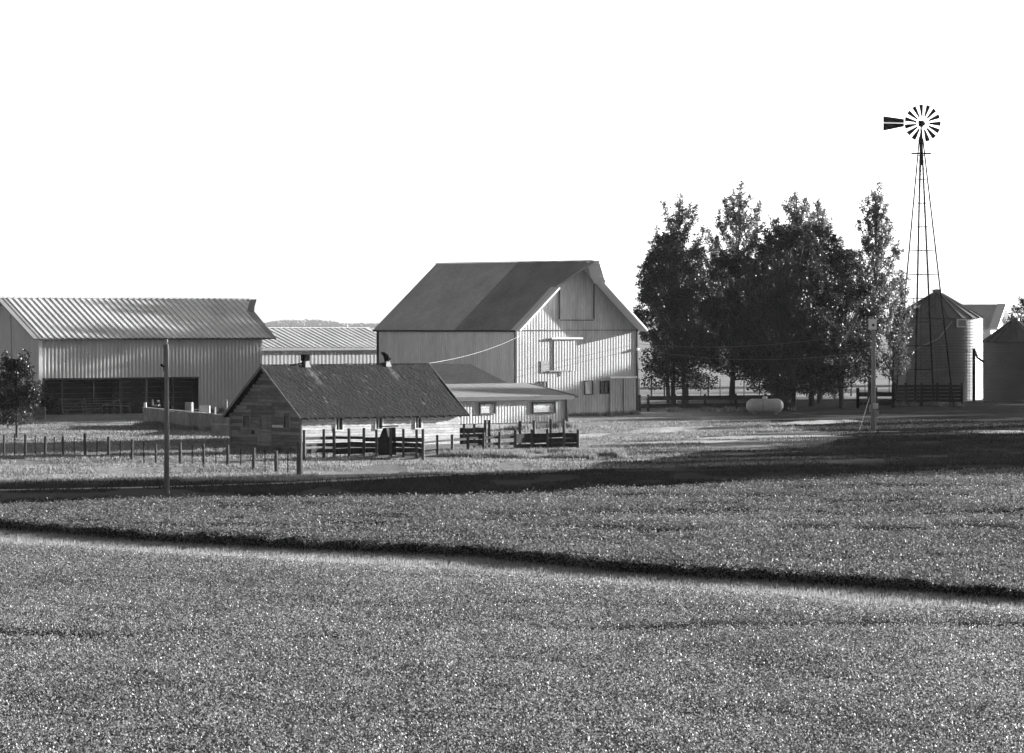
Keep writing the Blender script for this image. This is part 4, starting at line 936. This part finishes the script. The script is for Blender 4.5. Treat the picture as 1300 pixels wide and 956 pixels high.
# ================================================================== GRAIN BINS
def grain_bin(label,c,r,he_,hp,nrib,hatch=False):
    t=thing('grain_bin',label,'grain bin',(c[0],c[1],0),'round corrugated grain bins'); c=Vector((c[0],c[1],0))
    prof=[]; z=-.3; pit=.27
    while z<he_:
        for q,dr in ((0,0),(.25,.009),(.5,.013),(.75,.009)):
            if z+pit*q<he_: prof.append((r+dr,z+pit*q))
        z+=pit
    prof.append((r,he_)); mb=MB(); mb.lathe(c,prof,72); mb.build('wall',M_binw,t)
    mb=MB(); nr=nrib
    for k in range(nr):
        a0=2*PI*k/nr; a1=2*PI*(k+1)/nr; P=lambda a,rr,zz: c+Vector((math.cos(a)*rr,math.sin(a)*rr,zz))
        ro=r+.15; ri=.42; zt=he_-.02; 
        mb.quad(P(a0,ro,zt),P(a1,ro,zt),P(a1,ri,hp),P(a0,ri,hp))
        mb.bar(P(a0,ro,zt+.04),P(a0,ri,hp+.04),.07,.12)
    mb.lathe(c,[(r,he_-.08),(r+.15,he_-.04)],48); mb.build('roof',M_binr,t)
    mb=MB(); mb.lathe(c,[(.45,hp-.05),(.45,hp+.28),(.5,hp+.3),(.4,hp+.36),(0,hp+.42)],20); mb.build('cap',M_steel,t)
    for zz in (.9,2.7,4.5,6.2):
        if zz<he_-.4: mb=MB(); mb.lathe(c,[(r+.0,zz),(r+.04,zz),(r+.04,zz+.05),(r,zz+.05)],72); mb.build('seam_band',M_steel,t)
    return t,c
bn,c=grain_bin('large round corrugated grain bin behind the windmill, sunlit on its right side',(gx(1190,370),370),4.15,7.5,9.75,22)
dirc=Vector((math.sin(R(25)),-math.cos(R(25)),0)); tng=Vector((math.cos(R(25)),math.sin(R(25)),0))
pc=c+dirc*4.25+UPZ*7.05; mb=MB(); 
for a,b_,w_,h_ in ((0,.3,.95,.1),(0,-.35,.95,.1),(-.45,0,.1,.75),(.45,0,.1,.75)): mb.box(pc+tng*a+UPZ*b_,w_,.12,h_,tng)
hf=mb.build('hatch_frame',M_trim,bn); mb=MB(); mb.box(pc-dirc*.03,.85,.06,.65,tng); mb.build('hatch',M_siding3,hf)
mb=MB(); 
for a0,z0,a1,z1 in ((-40,4.4,-5,5.6),(-5,5.6,12,7.2)):
    q=[c+Vector((math.sin(R(a)),-math.cos(R(a)),0))*4.32+UPZ*(z0+(z1-z0)*((a-a0)/(a1-a0))) for a in np.linspace(a0,a1,8)]; mb.tube(q,.035,5)
mb.build('wall_pipe',M_siding2,bn)
mb=MB(); mb.box(c+Vector((math.sin(R(-55))*4.2,-math.cos(R(-55))*4.2,2.0)),1.0,.14,1.6,Vector((math.cos(R(-55)),math.sin(R(-55)),0))); mb.build('door',M_siding3,bn)
ag=thing('auger_pipe','dark bent unloading pipe standing against the sunlit side of the bin','pipe',(gx(1236.5,364),364,0))
p=Vector((gx(1236.5,364),364,0)); mb=MB(); mb.tube([p-UPZ*.2,p+UPZ*4.75],.14,8); mb.build('upright',M_dmetal,ag)
mb=MB(); mb.tube([p+UPZ*4.7,p+Vector((.35,.3,3.9)),p+Vector((.95,.6,3.5))],.11,8); mb.build('elbow',M_dmetal,ag)
grain_bin('smaller shaded grain bin cut off by the right edge of the picture',(gx(1288,360),360),2.75,5.35,7.15,16)
# ================================================================== HOUSE behind
hx=Vector((gx(1258,450),450,0)); th=R(35); Uh=Vector((-math.cos(th*.55),math.sin(th*.55),0)); Gh=Vector((math.sin(R(58)),math.cos(R(58)),0))
Gh=Vector((Uh.y,-Uh.x,0)); Gh=Gh if Gh.y>0 else -Gh
BH=Barn(hx,Uh,Gh,9,8,6.6,9.1)
ho=thing('farmhouse','white farmhouse with grey roof showing between the two grain bins','house',tuple(hx))
mb=MB(); mb.quad(hx,hx+Uh*9,hx+Uh*9+UPZ*6.6,hx+UPZ*6.6); mb.quad(hx,hx+Gh*8,hx+Gh*8+UPZ*6.6,hx+Gh*4+UPZ*9.1,hx+UPZ*6.6); mb.quad(hx+Gh*8,hx+Gh*8+Uh*9,hx+Gh*8+Uh*9+UPZ*6.6,hx+Gh*8+UPZ*6.6); mb.quad(hx+Uh*9,hx+Uh*9+Gh*8,hx+Uh*9+Gh*8+UPZ*6.6,hx+Uh*9+Gh*4+UPZ*9.1,hx+Uh*9+UPZ*6.6)
mb.build('wall',M_house,ho)
mb=MB(); closed_roof(mb,BH,0,.5,rkm0,rkm0,.5,.01); closed_roof(mb,BH,1,.5,rkm0,rkm0,.5,.01); mb.build('roof',M_shingle,ho)
for sd_ in (0,1): mb=MB(); raketrim(mb,BH,sd_,.5,rkm0,0,.25,.06); mb.build('rake_trim',M_trim,ho)
for u,z in ((2.2,4.0),(5.2,4.0)):
    for nU,nn in ((Uh,-Gh),(Gh,-Uh)):
        fr=MB(); frame_on(fr,hx,nU,nn,u,u+.9,z,z+1.4,.1,.05,.02); w=fr.build('window',M_trim,ho); p_=MB(); plate(p_,hx,nU,nn,u,u+.9,z,z+1.4,.01,.02); p_.build('pane',M_glass,w)
# lean-to by house (porch)
ps=thing('white_outbuilding','small white outbuilding with two dark openings behind the smaller bin','shed',(gx(1252,430),430,0))
q=Vector((gx(1247,430),430,0)); mb=MB(); mb.hexa([q,q+X1*2.2,q+Vector((2.2,3,0)),q+Vector((0,3,0))],[q+UPZ*4.0,q+X1*2.2+UPZ*4.4,q+Vector((2.2,3,4.4)),q+Vector((0,3,4.0))]); mb.build('wall',M_house,ps)
mb=MB(); mb.hexa([q+Vector((-.2,-.2,4.0)),q+Vector((2.4,-.2,4.4)),q+Vector((2.4,3.2,4.4)),q+Vector((-.2,3.2,4.0))],[q+Vector((-.2,-.2,4.15)),q+Vector((2.4,-.2,4.55)),q+Vector((2.4,3.2,4.55)),q+Vector((-.2,3.2,4.15))]); mb.build('roof',M_shingle,ps)
for z in (1.6,2.9): fr=MB(); frame_on(fr,q,X1,nF,.3,.75,z,z+.7,.06,.04,.02); w=fr.build('window',M_trim,ps); p_=MB(); plate(p_,q,X1,nF,.3,.75,z,z+.7,.01,.02); p_.build('pane',M_glass,w)
# ================================================================== TREES
def finish_tree(root,tubes,leaves,m,size,up=.25):
    mb=MB()
    for pts,rad in tubes: mb.tube(pts,rad,7,cap=False)
    mb.build('trunk',M_bark,root,smooth=True)
    q=leaf_quads(np.array(leaves),size,up=up,aspect=.8); npmesh('crown',q,4,m,root)
def maple(label,x,y,z0,z1,r,seed,nl=26000,trunk=.32,cx=0,group='dark bushy trees behind the fence',forks=1,name='maple_tree',size=.155,gap=.52):
    rs=np.random.default_rng(seed); nl=int(nl*1.5); root=thing(name,label,'tree',(x,y,0),group)
    b=np.array([x,y,0.]); tubes=[]; cl=[]
    hgt=z1-z0; c0=np.array([x+cx,y,z0+hgt*.45])
    n=int(70+r*12); rng=random.Random(seed)
    for i in range(n):
        t=rng.random()**.85; a=rng.random()*2*PI
        z=z0+hgt*t; prof=math.sin(PI*min(1,(t*.82+.16)))**.55*(1-.12*t)
        rr=r*prof*(.45+.62*rng.random()**.6); p=np.array([x+cx*t+math.cos(a)*rr,y+math.sin(a)*rr,z]); cl.append((p,rng.uniform(.55,1.05)*(.55+.45*(1-t))*min(1.2,r/3.2+.15)))
    # leader tufts at the top
    for i in range(10): 
        a=rng.random()*2*PI; cl.append((np.array([x+cx+math.cos(a)*r*.3*rng.random(),y+math.sin(a)*r*.3*rng.random(),z1-rng.random()*hgt*.16]),.5))
    for i in range(int(26+r*8)):        # ragged upright shoots round the outside
        t=.25+.72*rng.random(); a=rng.random()*2*PI; prof=math.sin(PI*min(1,(t*.82+.16)))**.55*(1-.12*t)
        p=np.array([x+cx*t+math.cos(a)*r*prof*1.0,y+math.sin(a)*r*prof*1.0,z0+hgt*t]); dirn=np.array([math.cos(a)*.35,math.sin(a)*.35,.8]); le=rng.uniform(.5,1.15)
        for j in range(4): cl.append((p+dirn*le*j/3,.36-.07*j))
    for f in range(forks):
        da=(f-(forks-1)/2)*.35
        top=np.array([x+cx+da*hgt*.5,y,z0+hgt*.75]); pts=[b+np.array([da*.4,0,-.3]),b+np.array([da*1.2,0,z0*.7]),(b+top)/2+np.array([da,0,.5]),top]; tubes.append((pts,[trunk*1.25,trunk,trunk*.55,trunk*.12]))
    for p,s in cl[::3]:
        hub_=np.array([x+cx*.3,y,z0*.8+.55*(p[2]-z0*.8)*.8]); m_=(hub_+p)/2+np.array([0,0,-.2]); tubes.append(([hub_,m_,p],[trunk*.28,trunk*.16,.03]))
    L=[]
    wts=np.array([s**1.8 for _,s in cl]); wts/=wts.sum()
    for (p,s),w in zip(cl,wts):
        k=int(nl*w); d=rs.normal(size=(k,3)); d/=np.linalg.norm(d,axis=1)[:,None]; rad=s*(.55+.5*rs.random(k)**.6+.12*rs.normal(size=k))
        q=p+d*rad[:,None]*np.array([1.15,1.15,.72]); L.append(q)
    L=np.concatenate(L); kp=vn3(L,1.4)<gap+.25; L=L[kp]
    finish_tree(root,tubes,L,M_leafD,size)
    return root
def vn3(p,s): return (vnoise(p[:,0]*s+p[:,2]*.7,p[:,1]*s+3)+vnoise(p[:,0]*s+11,p[:,2]*s+7))/2
def poplar(label,x,y,z0,z1,r,seed,nl=9000,lean=0,name='cottonwood_tree',trunk=.24,size=.15,group='tall loose cottonwoods',n=46):
    rng=random.Random(seed); rs=np.random.default_rng(seed); root=thing(name,label,'tree',(x,y,0),group)
    tubes=[]; hgt=z1-z0; L=[]
    ax=lambda z: np.array([x+lean*(z/z1)+.12*math.sin(z*.6+seed),y+.12*math.cos(z*.5),z])
    zs_=np.linspace(-.3,z1-.3,14); tubes.append(([ax(z) for z in zs_],[trunk*(1-.95*max(0,z)/z1)+.012 for z in zs_]))
    br=[(ax(z1-hgt*.3),ax(z1),1.0)]
    for k in range(n):
        q=(k+rng.random())/n; s_=.14+.82*q; zt=z0+hgt*s_; a=k*2.4+rng.random()*.9
        env=r*min(1,(1.06-s_)*2.0)**.62*min(1,.55+s_*1.2); rad=env*(.35+.7*rng.random()**.7)
        tip=ax(zt); tip=np.array([tip[0]+math.cos(a)*rad,tip[1]+math.sin(a)*rad,zt+rng.uniform(-.3,.5)])
        s0=ax(max(z0*.8,zt-(.6+1.25*rad)*rng.uniform(.8,1.15))); br.append((s0,tip,1))
    tot=sum(np.linalg.norm(e-s0)+.4 for s0,e,_ in br)
    for s0,e,_ in br:
        v=e-s0; ln=np.linalg.norm(v); m_=(s0+e)/2+np.array([v[0],v[1],0])*.14
        tubes.append(([s0,m_,e],[.045,.028,.008])); k=int(1.6*nl*(ln+.4)/tot)
        nt=max(4,int(ln*7))
        for j in range(nt):
            t=.22+.80*(j+rng.random())/nt; b0=s0*(1-t)**2+2*m_*t*(1-t)+e*t*t; w=.12+.24*math.sin(PI*min(1,max(0,(t-.15)/.9)))**.8
            off=np.array([rng.gauss(0,w),rng.gauss(0,w),rng.gauss(.1,w*.8)]); kk_=max(3,int(k/nt*(.5+rng.random())))
            if rng.random()<.35: tubes.append(([b0,b0+off],[.014,.006]))
            L.append(b0+off*rs.random((kk_,1))**.6+rs.normal(size=(kk_,3))*np.array([.09,.09,.12]))
    finish_tree(root,tubes,np.concatenate(L),M_leafL,size,.05)
    return root
def T(px,py,d): return gx(px,d), H-(py-HZ)/F*d
d=330
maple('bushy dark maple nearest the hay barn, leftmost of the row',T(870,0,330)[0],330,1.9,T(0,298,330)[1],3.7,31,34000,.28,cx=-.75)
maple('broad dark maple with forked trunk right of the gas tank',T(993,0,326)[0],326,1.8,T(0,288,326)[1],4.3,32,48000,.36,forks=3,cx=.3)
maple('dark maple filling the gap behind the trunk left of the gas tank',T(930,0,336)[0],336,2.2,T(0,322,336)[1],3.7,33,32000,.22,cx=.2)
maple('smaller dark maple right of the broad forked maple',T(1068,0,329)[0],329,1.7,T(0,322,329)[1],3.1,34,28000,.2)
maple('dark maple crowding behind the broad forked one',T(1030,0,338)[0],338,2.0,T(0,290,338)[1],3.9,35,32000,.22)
poplar('feathery cottonwood top rising behind the leftmost maple',T(856,0,345)[0],345,5,T(0,250,345)[1],3.3,41,15000,lean=.4)
poplar('tallest feathery cottonwood with pale trunk in the middle of the row',T(930,0,347)[0],347,4,T(0,234,347)[1],4.1,42,25000,lean=.7,n=60)
poplar('cottonwood top left of the pair behind the broad maple',T(1008,0,345)[0],345,5,T(0,244,345)[1],3.1,43,17000,lean=.2)
poplar('cottonwood top right of the pair behind the broad maple',T(1040,0,349)[0],349,5,T(0,256,349)[1],2.9,44,16000)
poplar('slender isolated cottonwood beside the yard pole and windmill',T(1103,0,340)[0],340,2.6,T(0,234,340)[1],2.3,45,17000,lean=.8,trunk=.26,n=60)
poplar('thin young cottonwood in front of the large grain bin',T(1132,0,343)[0],343,2.2,T(0,345,343)[1],1.7,46,5000,lean=.8,trunk=.09,n=26)
poplar('sparse young cottonwood behind the fence left of the gas tank',T(849,0,352)[0],352,2.8,T(0,380,352)[1],1.8,47,4000,trunk=.2,n=20)
maple('small round dark tree at the left edge of the yard',T(21,0,246)[0],246,.95,T(0,459,246)[1],1.22,51,9000,.07,name='small_tree',size=.13,group='')
def shrub(label,px,d,h,r,seed,n=3500,name='shrub'):
    x=gx(px,d); root=thing(name,label,'shrub',(x,d,0)); rs=np.random.default_rng(seed); cl=rs.normal(size=(9,3))*np.array([r*.45,r*.45,h*.2])+np.array([x,d,h*.55])
    q=np.concatenate([c+rs.normal(size=(n//9,3))*r*.25 for c in cl]); q=q[q[:,2]>0.02]; mb=MB()
    for c in cl: mb.tube([(x,d,-.1),tuple((np.array([x,d,0])+c)/2),tuple(c)],[.03,.02,.01],5,cap=False)
    mb.build('stems',M_bark,root); npmesh('leaves',leaf_quads(q,.13),4,M_leafD,root)
shrub('low dark shrub against the barn corner behind the small tree',45,300,2.0,1.0,61,5000)
shrub('leafy shrub beneath the maples at the far fence',1060,372,2.4,1.3,62)
maple('dark tree behind the smaller grain bin at the right edge',T(1314,0,425)[0],425,2,T(0,378,425)[1],3.3,55,20000,.3,group='')
# trees out of frame to the right: added to shade the right side of the yard as in the photograph
protos=[o for o in S.objects if o.parent is None and o.name.startswith('maple_tree')][:3]
def treecopy(o,x,y,sc,rz,sz=None):
    c=o.copy(); COL.objects.link(c); c.location=(x,y,0); c.rotation_euler=(0,0,rz); c.scale=(sc,sc,sz or sc); c['label']='unseen maple added beyond the right edge of the picture to shade the yard'; c['group']='added shade-casting maples beyond the right edge'; c['category']='tree'
    for ch in o.children: k=ch.copy(); COL.objects.link(k); k.parent=c
    return c
def qpos(q,x): return (q+math.sin(math.atan2(.53,.848))*x*1.0)/.848
wb=[]
for q,x,sc,sz in [(139,54,1.0,1.3),(143,60,1.05,1.4),(147,55,1.05,1.35),(151,63,1.05,1.45),(155,57,1.05,1.35),(158,61,.95,1.35),
                  (165,50,.8,.62),(171,52,.85,.66),(177,50,.8,.6),(183,54,.8,.66),(189,50,.8,.62),(195,52,.8,.6),
                  (203,56,.6,.62),(210,54,.5,1.0),(217,57,.45,.62),(223,58,.55,1.15),(230,56,.6,.66),(236,58,.5,1.15),(242,60,.6,.75),(247,64,.5,1.2),
                  (251,60,1.0,1.0),(256,63,1.0,1.08),(259,60,.8,.95),(262,62,.9,.8),(269,60,.9,.8),(276,66,.95,.9),(282,68,.9,.85)]:
    y=(q+.53*x)/.848; wb.append(treecopy(random.choice(protos),x,y,sc,random.random()*6,sz*(1.0)))
# far woods on the horizon
def woods(name,label,x0,x1,y0,y1,n,h0,h1,seed,bump=()):
    rs=np.random.default_rng(seed); P=[]
    for i in range(n):
        x=rs.uniform(x0,x1); y=rs.uniform(y0,y1); h=rs.uniform(h0,h1)
        for bx,bw,bh in bump: h+=bh*math.exp(-((x-bx)/bw)**2)*rs.uniform(.6,1)
        r=rs.uniform(12,24); k=60; d=rs.normal(size=(k,3)); d/=np.linalg.norm(d,axis=1)[:,None]; c=np.array([x,y,h*.55]); P.append(c+d*np.array([r,r,h*.45])*(.8+.3*rs.random((k,1))))
    o=npmesh(name,leaf_quads(np.concatenate(P),9,up=.1),4,M_far); tag(o,label,'woods',kind='stuff')
woods('distant_woods','pale distant line of woods on the horizon',-1500,1700,9000,9600,1500,3,7,71,bump=[((372-650)/F*9300,75,8),((398-650)/F*9300,50,6)])
def foot(p,q,n,off,spread=.5):
    p=np.array(p[:2]); q=np.array(q[:2]); t=RNG.random(n); m_=vnoise(t*14+p[0],t*0+p[1])>.42; t=t[m_]; c=p+(q-p)*t[:,None]; d=(q-p)/np.linalg.norm(q-p); nn=np.array([d[1],-d[0]]); return c+nn*(off+np.abs(RNG.normal(size=(len(t),1)))*spread*.5)
W_=[foot(C,C+Gd*B.W,2500,.1),foot(Ka,Ra,2500,.3),foot(K,K+Us*L,2500,.15),foot(K+Gs*W,K,1800,.1),foot(pA,pB,3000,.1,.7),foot(C+Ud*B.L,C,1500,.1),foot((gx(812,314),314),(gx(1008,320),320),3000,-.2,.8),foot((gx(1134,336),336),(gx(1221,338),338),2500,-.2,.8),foot(Bc+Um*um(252),Bc+Um*Lm,1500,.1)]
W_=np.concatenate(W_); blades('wall_weeds','scattered weeds along the feet of walls and fences',W_[:,0],W_[:,1],.30,.03,M_stub)
# ================================================================== HAZE
mb=MB(); mb.box((0,5400,47),9000,11200,98) ; hz=mb.build('haze',M_trim); hz['kind']='stuff'
hm=bpy.data.materials.new('haze_air'); hm.use_nodes=True; nt=hm.node_tree; nt.nodes.clear(); o_=nt.nodes.new('ShaderNodeOutputMaterial'); pv=nt.nodes.new('ShaderNodeVolumePrincipled')
pv.inputs['Color'].default_value=(.95,.95,.95,1); pv.inputs['Density'].default_value=.000018; pv.inputs['Anisotropy'].default_value=.2; nt.links.new(pv.outputs[0],o_.inputs['Volume'])
hz.data.materials.clear(); hz.data.materials.append(hm)
HAZE=hz
# ================================================================== WORLD, SUN, CAMERA
w=bpy.data.worlds.new('World'); S.world=w; w.use_nodes=True; nt=w.node_tree; N=nt.nodes; bg=N['Background']
sky=N.new('ShaderNodeTexSky'); sky.sky_type='NISHITA'; sky.sun_disc=False; sky.sun_elevation=SUN_EL; sky.sun_rotation=math.atan2(SUNV.x,SUNV.y)
sky.air_density=1.0; sky.dust_density=3.0; sky.ozone_density=1.0
bw_=N.new('ShaderNodeSeparateColor'); nt.links.new(sky.outputs[0],bw_.inputs[0])      # red-filtered black-and-white sky
tc_=N.new('ShaderNodeTexCoord'); sx_=N.new('ShaderNodeSeparateXYZ'); nt.links.new(tc_.outputs['Generated'],sx_.inputs[0])
mr_=N.new('ShaderNodeMapRange'); mr_.interpolation_type='SMOOTHSTEP'; mr_.inputs['From Min'].default_value=.05; mr_.inputs['From Max'].default_value=.19; mr_.inputs['To Min'].default_value=4.2; mr_.inputs['To Max'].default_value=.85
nt.links.new(sx_.outputs['Z'],mr_.inputs['Value']); mu_=N.new('ShaderNodeMath'); mu_.operation='MULTIPLY'; nt.links.new(bw_.outputs['Red'],mu_.inputs[0]); nt.links.new(mr_.outputs[0],mu_.inputs[1]); nt.links.new(mu_.outputs[0],bg.inputs[0]); bg.inputs[1].default_value=.05
sd=bpy.data.lights.new('sun','SUN'); sd.energy=5.0; sd.angle=R(.53); sd.color=(1,1,1); so=bpy.data.objects.new('sun',sd); COL.objects.link(so)
so.rotation_euler=SUNV.to_track_quat('Z','Y').to_euler()
cd=bpy.data.cameras.new('camera'); cam=bpy.data.objects.new('camera',cd); COL.objects.link(cam); S.camera=cam
cd.sensor_width=36; cd.lens=F/1300*36; cd.clip_end=20000; cd.clip_start=1
cam.location=(0,0,H); cam.rotation_euler=(R(90)-math.atan((478-HZ)/F),0,0)
vs=S.view_settings; vs.view_transform='Standard'; vs.look='None'; vs.gamma=1; vs.exposure=2.0; vs.use_curve_mapping=False
for o in S.objects:
    if 'group' in o.keys() and o['group']=='': del o['group']
